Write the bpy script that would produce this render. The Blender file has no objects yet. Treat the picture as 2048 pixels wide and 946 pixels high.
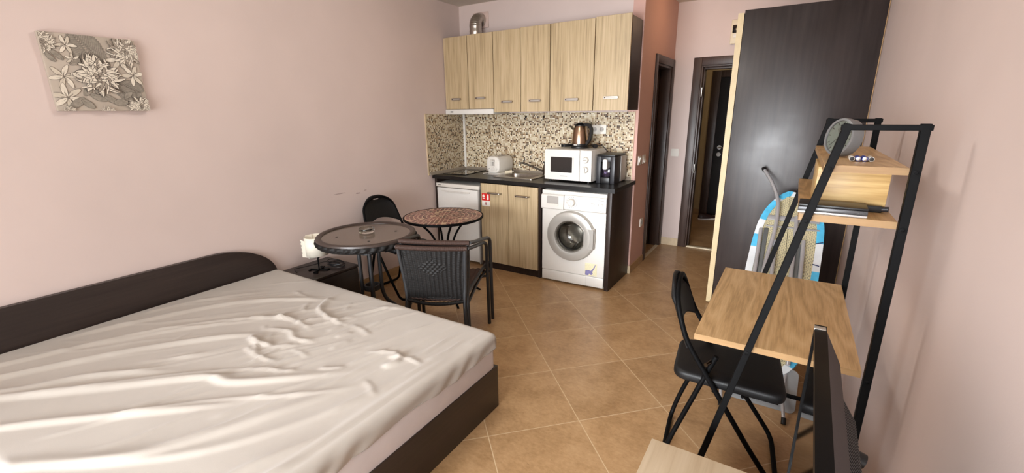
import bpy, bmesh, math, random
import numpy as np
from mathutils import Vector, Matrix
random.seed(7)
PI = math.pi
SC = bpy.context.scene
COL = SC.collection

# ------------------------------------------------------------------ helpers
def lin(h):
    h = h.lstrip('#')
    o = []
    for i in (0, 2, 4):
        v = int(h[i:i + 2], 16) / 255
        o.append(v / 12.92 if v <= .04045 else ((v + .055) / 1.055) ** 2.4)
    return (*o, 1)

class NT:
    def __init__(s, name):
        s.m = bpy.data.materials.new(name); s.m.use_nodes = True
        s.t = s.m.node_tree; s.b = s.t.nodes['Principled BSDF']
    def n(s, kind, **kw):
        x = s.t.nodes.new('ShaderNode' + kind)
        for k, v in kw.items():
            if k.startswith('i_'):
                key = k[2:]
                x.inputs[int(key) if key.isdigit() else key.replace('_', ' ')].default_value = v
            else: setattr(x, k, v)
        return x
    def l(s, a, b): s.t.links.new(a, b)
    def math(s, op, a, b=None, c=None):
        x = s.n('Math', operation=op)
        for i, v in enumerate((a, b, c)):
            if v is None: continue
            if isinstance(v, (int, float)): x.inputs[i].default_value = v
            else: s.l(v, x.inputs[i])
        return x.outputs[0]
    def coord(s): return s.n('TexCoord').outputs['Object']
    def ramp(s, fac, stops, interp='LINEAR'):
        r = s.n('ValToRGB'); r.color_ramp.interpolation = interp
        e = r.color_ramp.elements
        while len(e) < len(stops): e.new(.5)
        for q, (p, c) in zip(e, stops): q.position = p; q.color = lin(c) if isinstance(c, str) else c
        s.l(fac, r.inputs[0]); return r.outputs[0]
    def mix(s, f, a, b, mode='MIX'):
        x = s.n('Mix', data_type='RGBA', blend_type=mode)
        for sock, v in ((x.inputs[0], f), (x.inputs[6], a), (x.inputs[7], b)):
            if isinstance(v, str): sock.default_value = lin(v)
            elif isinstance(v, (int, float)): sock.default_value = v
            elif isinstance(v, tuple): sock.default_value = v
            else: s.l(v, sock)
        return x.outputs[2]
    def bump(s, h, strength=.2, dist=.002):
        b = s.n('Bump'); b.inputs['Strength'].default_value = strength; b.inputs['Distance'].default_value = dist
        s.l(h, b.inputs['Height']); s.l(b.outputs[0], s.b.inputs['Normal'])
    def noise(s, vec, scale, detail=4, rough=.55):
        x = s.n('TexNoise'); x.inputs['Scale'].default_value = scale
        x.inputs['Detail'].default_value = detail; x.inputs['Roughness'].default_value = rough
        s.l(vec, x.inputs['Vector']); return x.outputs[0]
    def mapping(s, vec, scale=(1, 1, 1), rot=(0, 0, 0), loc=(0, 0, 0)):
        x = s.n('Mapping'); x.inputs['Scale'].default_value = scale
        x.inputs['Rotation'].default_value = rot; x.inputs['Location'].default_value = loc
        s.l(vec, x.inputs['Vector']); return x.outputs[0]
    def set(s, **k):
        for q, v in k.items(): s.b.inputs[q.replace('_', ' ')].default_value = v
        return s

def plain(name, col, rough=.5, metal=0., var=.06, scale=30, bump=0., spec=.5, coat=0.):
    t = NT(name); c = t.coord(); nz = t.noise(c, scale)
    base = lin(col)
    d = tuple(x * (1 - var) for x in base[:3]) + (1,); u = tuple(min(1, x * (1 + var)) for x in base[:3]) + (1,)
    t.l(t.ramp(nz, [(.3, d), (.7, u)]), t.b.inputs['Base Color'])
    t.set(Roughness=rough, Metallic=metal, Specular_IOR_Level=spec, Coat_Weight=coat)
    if bump: t.bump(t.noise(c, scale * 8), bump, .001)
    return t.m

def wood(name, cols, axis, rough=.45, fine=1., streak=.5, scale=1., spec=.4):
    t = NT(name); c = t.coord()
    oi = t.n('ObjectInfo').outputs['Random']
    ad = t.n('VectorMath', operation='ADD'); cb = t.n('CombineXYZ')
    for i in range(3): t.l(t.math('MULTIPLY', oi, 7.3 + i * 3.1), cb.inputs[i])
    t.l(c, ad.inputs[0]); t.l(cb.outputs[0], ad.inputs[1])
    S = [14 * scale] * 3; S[axis] = 1.1 * scale
    S2 = [95 * scale * fine] * 3; S2[axis] = 2.6 * scale
    a = t.noise(t.mapping(ad.outputs[0], tuple(S)), 1, 5, .6)
    b = t.noise(t.mapping(ad.outputs[0], tuple(S2)), 1, 3, .6)
    f = t.math('ADD', t.math('MULTIPLY', a, 1 - streak), t.math('MULTIPLY', b, streak))
    t.l(t.ramp(f, [(.33, cols[0]), (.48, cols[1]), (.64, cols[2])]), t.b.inputs['Base Color'])
    t.set(Roughness=rough, Specular_IOR_Level=spec)
    t.bump(b, .08, .0006)
    return t.m

# ---- mesh builders
def box(bm, a, b, bev=0., seg=2):
    x0, y0, z0 = a; x1, y1, z1 = b
    v = [bm.verts.new(p) for p in ((x0, y0, z0), (x1, y0, z0), (x1, y1, z0), (x0, y1, z0), (x0, y0, z1), (x1, y0, z1), (x1, y1, z1), (x0, y1, z1))]
    f = [bm.faces.new([v[i] for i in q]) for q in ((3, 2, 1, 0), (4, 5, 6, 7), (0, 1, 5, 4), (1, 2, 6, 5), (2, 3, 7, 6), (3, 0, 4, 7))]
    if bev:
        e = {x for q in f for x in q.edges}
        bmesh.ops.bevel(bm, geom=list(e), offset=bev, segments=seg, affect='EDGES', profile=.5)
    return v

def fillet(pts, r, n=6, closed=False):
    pts = [Vector(p) for p in pts]; out = []
    N = len(pts)
    for i, p in enumerate(pts):
        if not closed and i in (0, N - 1): out.append(p); continue
        a = pts[i - 1]; b = pts[(i + 1) % N]
        da = (a - p); db = (b - p)
        rr = min(r, da.length * .48, db.length * .48)
        p0 = p + da.normalized() * rr; p1 = p + db.normalized() * rr
        for k in range(n + 1):
            s = k / n
            out.append(p0 * (1 - s) ** 2 + p * 2 * s * (1 - s) + p1 * s * s)
    return out

def tube(bm, pts, r, n=10, closed=False, caps=True, square=False, up=None, rw=None):
    """sweep along pts; r a number or list; square -> rectangular section r x rw"""
    pts = [Vector(p) for p in pts]; N = len(pts)
    R = r if isinstance(r, (list, tuple)) else [r] * N
    T = []
    for i in range(N):
        if closed: d = pts[(i + 1) % N] - pts[i - 1]
        elif i == 0: d = pts[1] - pts[0]
        elif i == N - 1: d = pts[-1] - pts[-2]
        else: d = (pts[i + 1] - pts[i]).normalized() + (pts[i] - pts[i - 1]).normalized()
        T.append(d.normalized())
    u = Vector(up) if up else (Vector((0, 0, 1)) if abs(T[0].z) < .9 else Vector((1, 0, 0)))
    u = (u - T[0] * u.dot(T[0])).normalized()
    rings = []
    for i in range(N):
        if i:
            u = (u - T[i] * u.dot(T[i])).normalized()
        w = T[i].cross(u)
        ring = []
        if square:
            k = 1.0
            if 0 < i < N - 1:
                a = (pts[i] - pts[i - 1]).normalized(); b = (pts[i + 1] - pts[i]).normalized()
                k = 1 / max(.5, math.cos(a.angle(b) / 2))
            for sx, sy in ((1, 1), (-1, 1), (-1, -1), (1, -1)):
                ring.append(bm.verts.new(pts[i] + u * (R[i] * sx * k) + w * ((rw or R[i]) * sy)))
        else:
            for j in range(n):
                a = 2 * PI * j / n
                ring.append(bm.verts.new(pts[i] + (u * math.cos(a) + w * math.sin(a)) * R[i]))
        rings.append(ring)
    m = len(rings[0])
    for i in range(N if closed else N - 1):
        A = rings[i]; B = rings[(i + 1) % N]
        for j in range(m): bm.faces.new((A[j], A[(j + 1) % m], B[(j + 1) % m], B[j]))
    if caps and not closed:
        bm.faces.new(rings[0][::-1]); bm.faces.new(rings[-1])

def cyl(bm, p0, p1, r, n=20): tube(bm, [p0, p1], r, n)

def lathe(bm, prof, c=(0, 0, 0), n=40, mat=None):
    """prof [(r,z)] around local z through c; mat = optional 4x4"""
    rings = []
    for r, z in prof:
        if r < 1e-6: ring = [bm.verts.new((c[0], c[1], c[2] + z))]
        else: ring = [bm.verts.new((c[0] + r * math.cos(2 * PI * j / n), c[1] + r * math.sin(2 * PI * j / n), c[2] + z)) for j in range(n)]
        rings.append(ring)
    for A, B in zip(rings, rings[1:]):
        if len(A) == 1 and len(B) == 1: continue
        for j in range(n):
            k = (j + 1) % n
            if len(A) == 1: bm.faces.new((A[0], B[k], B[j])) if False else bm.faces.new((A[0], B[j], B[k]))
            elif len(B) == 1: bm.faces.new((A[j], A[k], B[0]))
            else: bm.faces.new((A[j], A[k], B[k], B[j]))
    vs = [v for r in rings for v in r]
    if mat is not None: bmesh.ops.transform(bm, matrix=mat, verts=vs)
    return vs

def prism(bm, poly, fn, d0, d1):
    """poly list of 2D; fn(u,v,d)->3D; extruded d0..d1"""
    A = [bm.verts.new(fn(u, v, d0)) for u, v in poly]; B = [bm.verts.new(fn(u, v, d1)) for u, v in poly]
    n = len(poly)
    fa = bm.faces.new(A); fb = bm.faces.new(B[::-1])
    for i in range(n): bm.faces.new((A[i], B[i], B[(i + 1) % n], A[(i + 1) % n]))
    return fa, fb

def rrect(x0, z0, x1, z1, r, n=5):
    o = []
    for cx, cz, a0 in ((x1 - r, z1 - r, 0), (x0 + r, z1 - r, 90), (x0 + r, z0 + r, 180), (x1 - r, z0 + r, 270)):
        for k in range(n + 1):
            a = math.radians(a0 + 90 * k / n); o.append((cx + r * math.cos(a), cz + r * math.sin(a)))
    return o

def frame_bar(bm, outer, inner, fn, d0, d1):
    """ring between two loops of equal length"""
    n = len(outer)
    V = [[bm.verts.new(fn(u, v, d)) for u, v in L] for d in (d0, d1) for L in (outer, inner)]
    oa, ia, ob, ib = V
    for i in range(n):
        k = (i + 1) % n
        bm.faces.new((oa[i], oa[k], ia[k], ia[i])); bm.faces.new((ob[k], ob[i], ib[i], ib[k]))
        bm.faces.new((oa[k], oa[i], ob[i], ob[k])); bm.faces.new((ia[i], ia[k], ib[k], ib[i]))

def obj(name, bm, mats, parent=None, smooth=40, label=None, kind=None, fix=True):
    if fix:
        bmesh.ops.recalc_face_normals(bm, faces=bm.faces[:])
    me = bpy.data.meshes.new(name); bm.to_mesh(me); bm.free()
    for m in (mats if isinstance(mats, (list, tuple)) else [mats]): me.materials.append(m)
    if smooth:
        me.polygons.foreach_set('use_smooth', [True] * len(me.polygons))
        me.set_sharp_from_angle(angle=math.radians(smooth))
    o = bpy.data.objects.new(name, me); COL.objects.link(o)
    if parent: o.parent = parent
    if label: o['label'] = label
    if kind: o['kind'] = kind
    return o

def thing(name, label, cat, loc=(0, 0, 0), rotz=0, group=None):
    o = bpy.data.objects.new(name, None); COL.objects.link(o)
    o.empty_display_size = .05
    o.location = loc; o.rotation_euler = (0, 0, math.radians(rotz)); o['label'] = label; o['category'] = cat
    if group: o['group'] = group
    return o
def tag(o, label, cat, group=None):
    o['label'] = label; o['category'] = cat
    if group: o['group'] = group
    return o
def struct(name, bm, m, parent=None, smooth=None):
    o = obj(name, bm, m, parent, smooth)
    if not parent: o['kind'] = 'structure'
    return o
def dup(root, loc, rotz, label, group=None):
    r = root.copy(); COL.objects.link(r); r.location = loc; r.rotation_euler = (0, 0, math.radians(rotz)); r['label'] = label
    if group: r['group'] = group
    for ch in list(root.children):
        c = ch.copy(); COL.objects.link(c); c.parent = r
        for g in list(ch.children):
            d = g.copy(); COL.objects.link(d); d.parent = c
    return r
B = bmesh.new
def bxo(name, a, b, m, parent=None, bev=.002, **k):
    bm = B(); box(bm, a, b, bev); return obj(name, bm, m, parent, **k)

# ------------------------------------------------------------------ camera (solved from the vanishing points, in a 2048x946 frame)
P = Vector((1024, 473)); VY = Vector((1600, 217)); VV = Vector((1065, 3640))
F = math.sqrt(-(VY - P).dot(VV - P))
yc = Vector((VY.x - P.x, VY.y - P.y, F)).normalized()
zc = -Vector((VV.x - P.x, VV.y - P.y, F)).normalized()
xc = yc.cross(zc)
cam = bpy.data.cameras.new('camera'); co = bpy.data.objects.new('camera', cam); COL.objects.link(co)
M = Matrix(((xc.x, -xc.y, -xc.z, 0), (yc.x, -yc.y, -yc.z, 0), (zc.x, -zc.y, -zc.z, 1.52), (0, 0, 0, 1)))
co.matrix_world = M
cam.sensor_width = 36; cam.lens = F / 2048 * 36; cam.clip_start = .02
SC.camera = co

# ------------------------------------------------------------------ materials
def wallmat(name, col, scuffs=None):
    t = NT(name); c = t.coord()
    n1 = t.noise(c, 1.3, 3); b = lin(col)
    d = tuple(x * .95 for x in b[:3]) + (1,); u = tuple(min(1, x * 1.04) for x in b[:3]) + (1,)
    cc = t.ramp(n1, [(.3, d), (.7, u)])
    if scuffs:
        for (y, z, sy, sz, tilt) in scuffs:
            mp = t.mapping(c, (0, 1 / sy, 1 / sz), loc=(0, -y / sy, -z / sz))
            ln = t.n('VectorMath', operation='LENGTH'); t.l(mp, ln.inputs[0])
            f = t.math('MULTIPLY', t.math('LESS_THAN', t.math('ADD', ln.outputs['Value'], t.math('MULTIPLY', t.noise(c, 160, 2), 1.2)), 1.35), .55)
            cc = t.mix(f, cc, '#7d6660')
    t.l(cc, t.b.inputs['Base Color']); t.set(Roughness=.75, Specular_IOR_Level=.25)
    t.bump(t.noise(c, 220, 3), .12, .0012)
    return t.m
M_WALL = wallmat('pink wall paint', '#d1c0ba', [(2.33, .885, .07, .006, 0), (2.52, .86, .035, .008, 0), (2.60, .875, .02, .005, 0)])
M_WALL2 = wallmat('pink wall paint plain', '#d1c0ba')
M_HALL = wallmat('pink wall paint hall shade', '#c9a398')  # same pink paint as the room; hall shade and warm tint put into its colour
M_CEIL = plain('ceiling paint', '#cfc6ba', .85, var=.02)
M_BEIGE = plain('corridor wall paint', '#b9a37c', .85, var=.04, scale=3)
M_DARKROOM = plain('bathroom tile', '#6b5a4c', .5)

def floormat():
    t = NT('floor tile'); c = t.coord()
    mp = t.mapping(c, (1, 1, 1), (0, 0, -PI / 4))          # local x = (x+y)/sqrt2, y = (y-x)/sqrt2
    s = t.n('SeparateXYZ'); t.l(mp, s.inputs[0])
    T = .4705
    u = t.math('DIVIDE', t.math('SUBTRACT', s.outputs[0], .750), T); v = t.math('DIVIDE', t.math('SUBTRACT', s.outputs[1], 2.274 - 5 * T), T)
    fu = t.math('ABSOLUTE', t.math('SUBTRACT', t.math('FRACT', t.math('ADD', u, 20.5)), .5))
    fv = t.math('ABSOLUTE', t.math('SUBTRACT', t.math('FRACT', t.math('ADD', v, 20.5)), .5))
    g = t.math('MINIMUM', fu, fv)
    grout = t.math('LESS_THAN', g, .0046)
    cb = t.n('CombineXYZ'); t.l(t.math('FLOOR', t.math('ADD', u, 20)), cb.inputs[0]); t.l(t.math('FLOOR', t.math('ADD', v, 20)), cb.inputs[1])
    wn = t.n('TexWhiteNoise', noise_dimensions='2D'); t.l(cb.outputs[0], wn.inputs[0])
    off = t.n('VectorMath', operation='MULTIPLY_ADD'); t.l(wn.outputs['Color'], off.inputs[0]); off.inputs[1].default_value = (5, 5, 5); t.l(c, off.inputs[2])
    n1 = t.noise(off.outputs[0], 6, 6, .65); n2 = t.noise(t.mapping(off.outputs[0], (1, 1.6, 1)), 38, 5, .7)
    f = t.math('ADD', t.math('MULTIPLY', n1, .55), t.math('MULTIPLY', n2, .45))
    col = t.ramp(f, [(.34, '#96744e'), (.5, '#ad8a62'), (.66, '#bd9b73')])
    sp = t.math('GREATER_THAN', t.noise(t.mapping(off.outputs[0], (1, 2.2, 1), (0, 0, .6)), 55, 3, .6), .69)
    col = t.mix(t.math('MULTIPLY', sp, .55), col, '#7a5a3c')
    hsv = t.n('HueSaturation'); t.l(col, hsv.inputs['Color']); t.l(t.math('ADD', t.math('MULTIPLY', wn.outputs['Value'], .1), .95), hsv.inputs['Value'])
    t.l(t.mix(grout, hsv.outputs[0], '#cdb592'), t.b.inputs['Base Color'])
    t.l(t.math('ADD', t.math('MULTIPLY', n2, .16), t.math('ADD', t.math('MULTIPLY', grout, .4), .24)), t.b.inputs['Roughness'])
    t.bump(t.math('SUBTRACT', t.math('MULTIPLY', n2, .12), grout), .3, .0012)
    t.set(Specular_IOR_Level=.5)
    return t.m
M_FLOOR = floormat()

def mosaicwall(name, ax):
    t = NT(name); c = t.coord(); s = t.n('SeparateXYZ'); t.l(c, s.inputs[0])
    T = .0142
    u = t.math('DIVIDE', s.outputs[ax], T); v = t.math('DIVIDE', s.outputs[2], T)
    fu = t.math('FRACT', t.math('ADD', u, 1000)); fv = t.math('FRACT', t.math('ADD', v, 1000))
    g = t.math('MAXIMUM', t.math('LESS_THAN', fu, .13), t.math('LESS_THAN', fv, .13))
    cb = t.n('CombineXYZ'); t.l(t.math('FLOOR', u), cb.inputs[0]); t.l(t.math('FLOOR', v), cb.inputs[1])
    wn = t.n('TexWhiteNoise', noise_dimensions='2D'); t.l(cb.outputs[0], wn.inputs[0])
    col = t.ramp(wn.outputs['Value'], [(0, '#d0c4ab'), (.24, '#bfb093'), (.46, '#ab9879'), (.60, '#927656'), (.70, '#7a5c3f'), (.78, '#ddd5c3'), (.84, '#4e3323'), (.92, '#2e1c14')], 'CONSTANT')
    t.l(t.mix(g, col, '#bdb096'), t.b.inputs['Base Color'])
    t.l(t.math('ADD', t.math('MULTIPLY', g, .5), .18), t.b.inputs['Roughness'])
    t.bump(t.math('SUBTRACT', 1, g), .25, .0008)
    return t.m

M_DOORWOOD = wood('light elm laminate', ('#94806180'[:7], '#b49f7c', '#c4af8e'), 2, .42, 1., .62)
def oak(name, cols, axis, rough):
    t = NT(name); c = t.coord(); oi = t.n('ObjectInfo').outputs['Random']
    ad = t.n('VectorMath', operation='ADD'); cb = t.n('CombineXYZ')
    for i in range(3): t.l(t.math('MULTIPLY', oi, 3.3 + i * 2.1), cb.inputs[i])
    t.l(c, ad.inputs[0]); t.l(cb.outputs[0], ad.inputs[1]); v = ad.outputs[0]
    S = [7.] * 3; S[axis] = .75; base = t.noise(t.mapping(v, tuple(S)), 1, 2, .5)
    rings = t.math('FRACT', t.math('MULTIPLY', base, 13)); rings = t.math('ABSOLUTE', t.math('SUBTRACT', t.math('MULTIPLY', rings, 2), 1))
    S = [170.] * 3; S[axis] = 9.; pores = t.noise(t.mapping(v, tuple(S)), 1, 3, .65)
    S = [5.5] * 3; S[axis] = .4; planks = t.noise(t.mapping(v, tuple(S)), 1, 1, .4)
    f = t.math('ADD', t.math('ADD', t.math('MULTIPLY', rings, .22), t.math('MULTIPLY', pores, .5)), t.math('MULTIPLY', planks, .3))
    t.l(t.ramp(f, [(.34, cols[0]), (.5, cols[1]), (.68, cols[2])]), t.b.inputs['Base Color'])
    t.set(Roughness=rough, Specular_IOR_Level=.4); t.bump(pores, .1, .0006)
    return t.m
M_OAK = oak('oak desk laminate', ('#ad8d62', '#c5a274', '#d2b386'), 1, .38)
M_OAKX = oak('oak panel laminate', ('#a1804d', '#b79660', '#c6a873'), 0, .42)
M_OAKEDGE = wood('oak edge banding', ('#876742', '#98774f', '#a2835c'), 0, .5, .7, .4)
M_BIRCH = wood('pale birch laminate', ('#c9b494', '#d9c7aa', '#e2d2b8'), 1, .45, .6, .45)
M_WENGE = wood('wenge laminate', ('#241c1a', '#2f2623', '#3a2f2b'), 0, .34, .7, .4, spec=.5)
M_WENGEV = wood('wenge laminate upright', ('#221915', '#2c211d', '#352924'), 2, .4, .7, .4, spec=.25)
M_WENGEY = wood('wenge laminate lengthwise', ('#261d1b', '#2e2522', '#372c28'), 1, .36, .7, .4, spec=.45)
M_FRAMEWOOD = wood('dark walnut door frame', ('#2e221d', '#3d2e28', '#4a3932'), 2, .4, .8, .5)
M_BLACKTOP = plain('black worktop', '#151211', .32, var=.2, scale=120, bump=.05, spec=.35)
M_EDGE = plain('cream edge banding', '#c6b189', .5)
M_WHITE = plain('white enamel', '#d9d6d0', .28, var=.01)
M_WHITEPL = plain('white plastic', '#dbd6cd', .4, var=.02)
M_CREAMPL = plain('cream plastic', '#d9cdb2', .45, var=.02)
M_GREYPL = plain('grey plastic', '#a39e98', .35, var=.02)
M_SILVERPL = plain('silver plastic', '#b3afa8', .3, metal=.35, var=.02)
M_BLACK = plain('black plastic', '#121214', .4, var=.1)
M_BLACKGL = plain('black glass', '#08080a', .06, var=.02, spec=.7)
M_BLACKMET = plain('black painted steel', '#0a0a0b', .55, var=.15, scale=80, spec=.09)
M_BLACKPAD = plain('black vinyl', '#101011', .5, var=.15, scale=60, bump=.15, spec=.3)
M_STEEL = plain('brushed steel', '#b9b4ac', .28, metal=1, var=.06, scale=50)
M_CHROME = plain('chrome', '#cfcdc9', .16, metal=1, var=.02)
M_DARKSTEEL = plain('dark steel', '#5b544c', .25, metal=1, var=.05)
M_COPPER = plain('bronze steel', '#a58a74', .26, metal=1, var=.03)
M_GREYTUBE = plain('grey painted tube', '#2a2a2b', .45, var=.1, scale=60)
M_DKGREY = plain('dark grey plastic', '#26262a', .4, var=.08)
M_SEAL = plain('grey sealing strip', '#8f8578', .5)
M_SKIRT = plain('tan skirting tile', '#a98a64', .4, var=.12, scale=25)
M_SKIRTL = plain('pale skirting tile', '#c9b596', .4, var=.08, scale=25)
M_THRESH = plain('cream threshold', '#d9cbaf', .4)
M_RED = plain('red sticker', '#c8201c', .4, var=.02)
M_PAPER = plain('white paper', '#e6e2da', .5, var=.02)
M_INK = plain('dark ink', '#24201f', .5)
M_SHADE = plain('cream lamp shade', '#eee8d8', .6, var=.02)
M_GREYINK = plain('grey print', '#8d8880', .6)
M_TVBACK = plain('textured charcoal plastic', '#332c2c', .6, var=.12, scale=300, bump=.3)
M_TVSCREEN = plain('glossy screen', '#060607', .05, var=.02, spec=.6)
M_SKY = plain('blue cover cloth', '#4fb4dd', .7, var=.2, scale=14)
M_COVER = plain('white cover cloth', '#d9dde0', .7, var=.05, scale=14)
M_NAVY = plain('navy piping', '#1d2c5c', .6)
M_BLUE = plain('blue sleeve', '#2a3fa0', .35)
M_PURPLE = plain('violet print', '#7f7aa8', .5, var=.35, scale=120)
M_YELLOWP = plain('pale yellow paper', '#ded7b4', .5, var=.1, scale=90)

def rattan(name, col):
    return plain(name, col, .55, var=.3, scale=70, bump=.1, spec=.2)
M_TUBE = plain('silver painted tube', '#bfc0c4', .3, metal=.55, var=.03)
M_RATTAN = rattan('charcoal rattan', '#1b1918')
M_RATTANB = rattan('dark brown rattan', '#3a2a24')

def glass(name, col, rough=.03, alpha=None):
    t = NT(name); t.set(Roughness=rough, IOR=1.45); t.b.inputs['Transmission Weight'].default_value = 1
    t.l(t.mix(t.noise(t.coord(), 6), lin(col), tuple(x * .97 for x in lin(col)[:3]) + (1,)), t.b.inputs['Base Color'])
    return t.m
M_GLASS = glass('clear glass', '#f4f4ee')
M_SMOKE = glass('smoked glass', '#6e6a66', .05)

def tableglass():
    t = NT('bronze frosted table glass'); c = t.coord()
    n = t.noise(c, 240, 2)
    t.l(t.ramp(n, [(.3, '#6f6359'), (.7, '#7b6e63')]), t.b.inputs['Base Color'])
    t.set(Roughness=.16, Specular_IOR_Level=.7); t.b.inputs['Transmission Weight'].default_value = .25
    return t.m
M_TGLASS = tableglass()

def tablemosaic():
    t = NT('red mosaic'); c = t.coord(); s = t.n('SeparateXYZ'); t.l(c, s.inputs[0])
    r = t.math('SQRT', t.math('ADD', t.math('MULTIPLY', s.outputs[0], s.outputs[0]), t.math('MULTIPLY', s.outputs[1], s.outputs[1])))
    th = t.math('ADD', t.math('DIVIDE', t.math('ARCTAN2', s.outputs[1], s.outputs[0]), 2 * PI), .5)
    rj = t.math('DIVIDE', r, .034); ring = t.math('FLOOR', rj); fr = t.math('FRACT', rj)
    cnt = t.math('ROUND', t.math('MULTIPLY', t.math('ADD', ring, 1.0), 6.0))
    tt = t.math('MULTIPLY', th, cnt)
    tt = t.math('ADD', tt, t.math('MULTIPLY', t.math('SUBTRACT', t.noise(c, 45, 2), .5), .9))
    ti = t.math('FLOOR', tt); ft = t.math('FRACT', tt)
    ew = t.math('DIVIDE', .005, t.math('DIVIDE', t.math('MULTIPLY', r, 2 * PI), cnt))
    g = t.math('MAXIMUM', t.math('LESS_THAN', ft, t.math('MINIMUM', ew, .35)), t.math('LESS_THAN', fr, .12))
    cb = t.n('CombineXYZ'); t.l(ti, cb.inputs[0]); t.l(ring, cb.inputs[1])
    wn = t.n('TexWhiteNoise', noise_dimensions='2D'); t.l(cb.outputs[0], wn.inputs[0])
    col = t.ramp(wn.outputs['Value'], [(0, '#592829'), (.25, '#6c3434'), (.45, '#7f4645'), (.62, '#3f1d1e'), (.78, '#935a56'), (.95, '#c4a68a')], 'CONSTANT')
    t.l(t.mix(g, col, '#dcc3a6'), t.b.inputs['Base Color']); t.set(Roughness=.28)
    t.bump(t.math('SUBTRACT', 1, g), .2, .0008)
    return t.m
M_TMOSAIC = tablemosaic()

def sheetmat():
    t = NT('white stretch sheet'); c = t.coord()
    n = t.noise(c, 4, 4); t.l(t.ramp(n, [(.3, '#aaa299'), (.7, '#b2aba2')]), t.b.inputs['Base Color'])
    t.set(Roughness=.85, Specular_IOR_Level=.2, Sheen_Weight=.25)
    t.bump(t.noise(c, 260, 3), .15, .001)
    return t.m
M_SHEET = sheetmat()
M_MATT = plain('mattress ticking', '#d6cfd0', .8, var=.03, scale=12)

def meshboard():
    t = NT('cream expanded mesh'); c = t.coord(); s = t.n('SeparateXYZ'); t.l(c, s.inputs[0])
    a = t.math('DIVIDE', s.outputs[0], .020); b = t.math('DIVIDE', s.outputs[1], .0088)
    p = t.math('ABSOLUTE', t.math('SUBTRACT', t.math('FRACT', t.math('ADD', t.math('ADD', a, b), 100)), .5))
    q = t.math('ABSOLUTE', t.math('SUBTRACT', t.math('FRACT', t.math('ADD', t.math('SUBTRACT', a, b), 100)), .5))
    g = t.math('LESS_THAN', t.math('MINIMUM', p, q), .15)
    t.l(t.mix(g, '#6d665a', '#e6dcb0'), t.b.inputs['Base Color']); t.set(Roughness=.5)
    t.bump(g, .4, .002)
    return t.m
M_MESH = meshboard()

# ------------------------------------------------------------------ setting
XL, XR, YK, XH, YE, ZC, YB = -3.155, .378, 4.035, -1.2, 5.2, 2.585, -1.9
bm = B(); box(bm, (-3.4, YB - .2, -.12), (.6, 5.3, 0)); struct('floor', bm, M_FLOOR)
bm = B(); box(bm, (-3.4, YB - .2, ZC), (.6, 5.3, ZC + .1)); struct('ceiling', bm, M_CEIL)
bm = B(); box(bm, (XL - .12, YB - .1, 0), (XL, YK + .12, ZC)); struct('wall_left', bm, M_WALL)
bm = B(); box(bm, (XL, YK, 0), (XH - .1, YK + .12, ZC)); struct('wall_kitchen', bm, M_WALL2)
bm = B(); box(bm, (XR, YB - .1, 0), (XR + .12, YE + .1, ZC)); struct('wall_right', bm, M_WALL2)
bm = B()
box(bm, (XH - .1, YK, 0), (XH, 4.52, ZC)); box(bm, (XH - .1, 4.52, 1.98), (XH, 5.13, ZC)); box(bm, (XH - .1, 5.13, 0), (XH, YE, ZC))
struct('wall_hall', bm, M_HALL)
bm = B()
box(bm, (XH, YE, 0), (-.93, YE + .12, ZC)); box(bm, (-.93, YE, 1.97), (-.13, YE + .12, ZC)); box(bm, (-.13, YE, 0), (XR, YE + .12, ZC))
struct('wall_end', bm, M_WALL2)
# window wall behind the camera: a wide balcony window lets the daylight in
WX0, WX1, WZ0, WZ1 = -2.6, .2, .12, 2.3
bm = B()
box(bm, (XL, YB - .12, 0), (WX0, YB, ZC)); box(bm, (WX1, YB - .12, 0), (XR, YB, ZC)); box(bm, (WX0, YB - .12, WZ1), (WX1, YB, ZC)); box(bm, (WX0, YB - .12, 0), (WX1, YB, WZ0))
struct('wall_window', bm, M_WALL2)
bm = B()
fn = lambda u, v, d: (u, d, v)
for x0, x1 in ((WX0, (WX0 + WX1) / 2), ((WX0 + WX1) / 2, WX1)):
    box(bm, (x0, YB - .09, WZ0), (x0 + .06, YB - .03, WZ1)); box(bm, (x1 - .06, YB - .09, WZ0), (x1, YB - .03, WZ1))
    box(bm, (x0 + .06, YB - .09, WZ0), (x1 - .06, YB - .03, WZ0 + .06)); box(bm, (x0 + .06, YB - .09, WZ1 - .06), (x1 - .06, YB - .03, WZ1))
wf = struct('window_1', bm, M_WHITEPL)
for x0, x1 in ((WX0, (WX0 + WX1) / 2), ((WX0 + WX1) / 2, WX1)):
    bm = B(); box(bm, (x0 + .06, YB - .066, WZ0 + .06), (x1 - .06, YB - .06, WZ1 - .06)); obj('pane', bm, M_GLASS, wf, None)
# bathroom shell, corridor shell
bm = B()
box(bm, (-3.0, YK + .12, 0), (-2.9, 5.4, ZC)); box(bm, (-2.9, 5.3, 0), (XH - .1, 5.4, ZC)); struct('wall_bathroom', bm, M_DARKROOM)
bm = B(); box(bm, (-1.75, 5.32, -.12), (.9, 7.2, -.0)); struct('floor_corridor', bm, M_FLOOR)
bm = B(); box(bm, (-1.75, 5.32, 2.5), (.9, 7.2, 2.6)); struct('ceiling_corridor', bm, M_CEIL)
bm = B(); box(bm, (-1.36, 5.32, 0), (-1.26, 7.05, 2.5)); struct('wall_corridor_left', bm, M_BEIGE)
bm = B(); box(bm, (-1.36, 7.05, 0), (-1.03, 7.15, 2.5)); box(bm, (-1.03, 7.05, 1.98), (-.1, 7.15, 2.5)); box(bm, (-.1, 7.05, 0), (.9, 7.15, 2.5)); struct('wall_corridor_far', bm, M_BEIGE)
bm = B(); box(bm, (.8, 5.32, 0), (.9, 7.05, 2.5)); struct('wall_corridor_right', bm, M_BEIGE)
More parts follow.
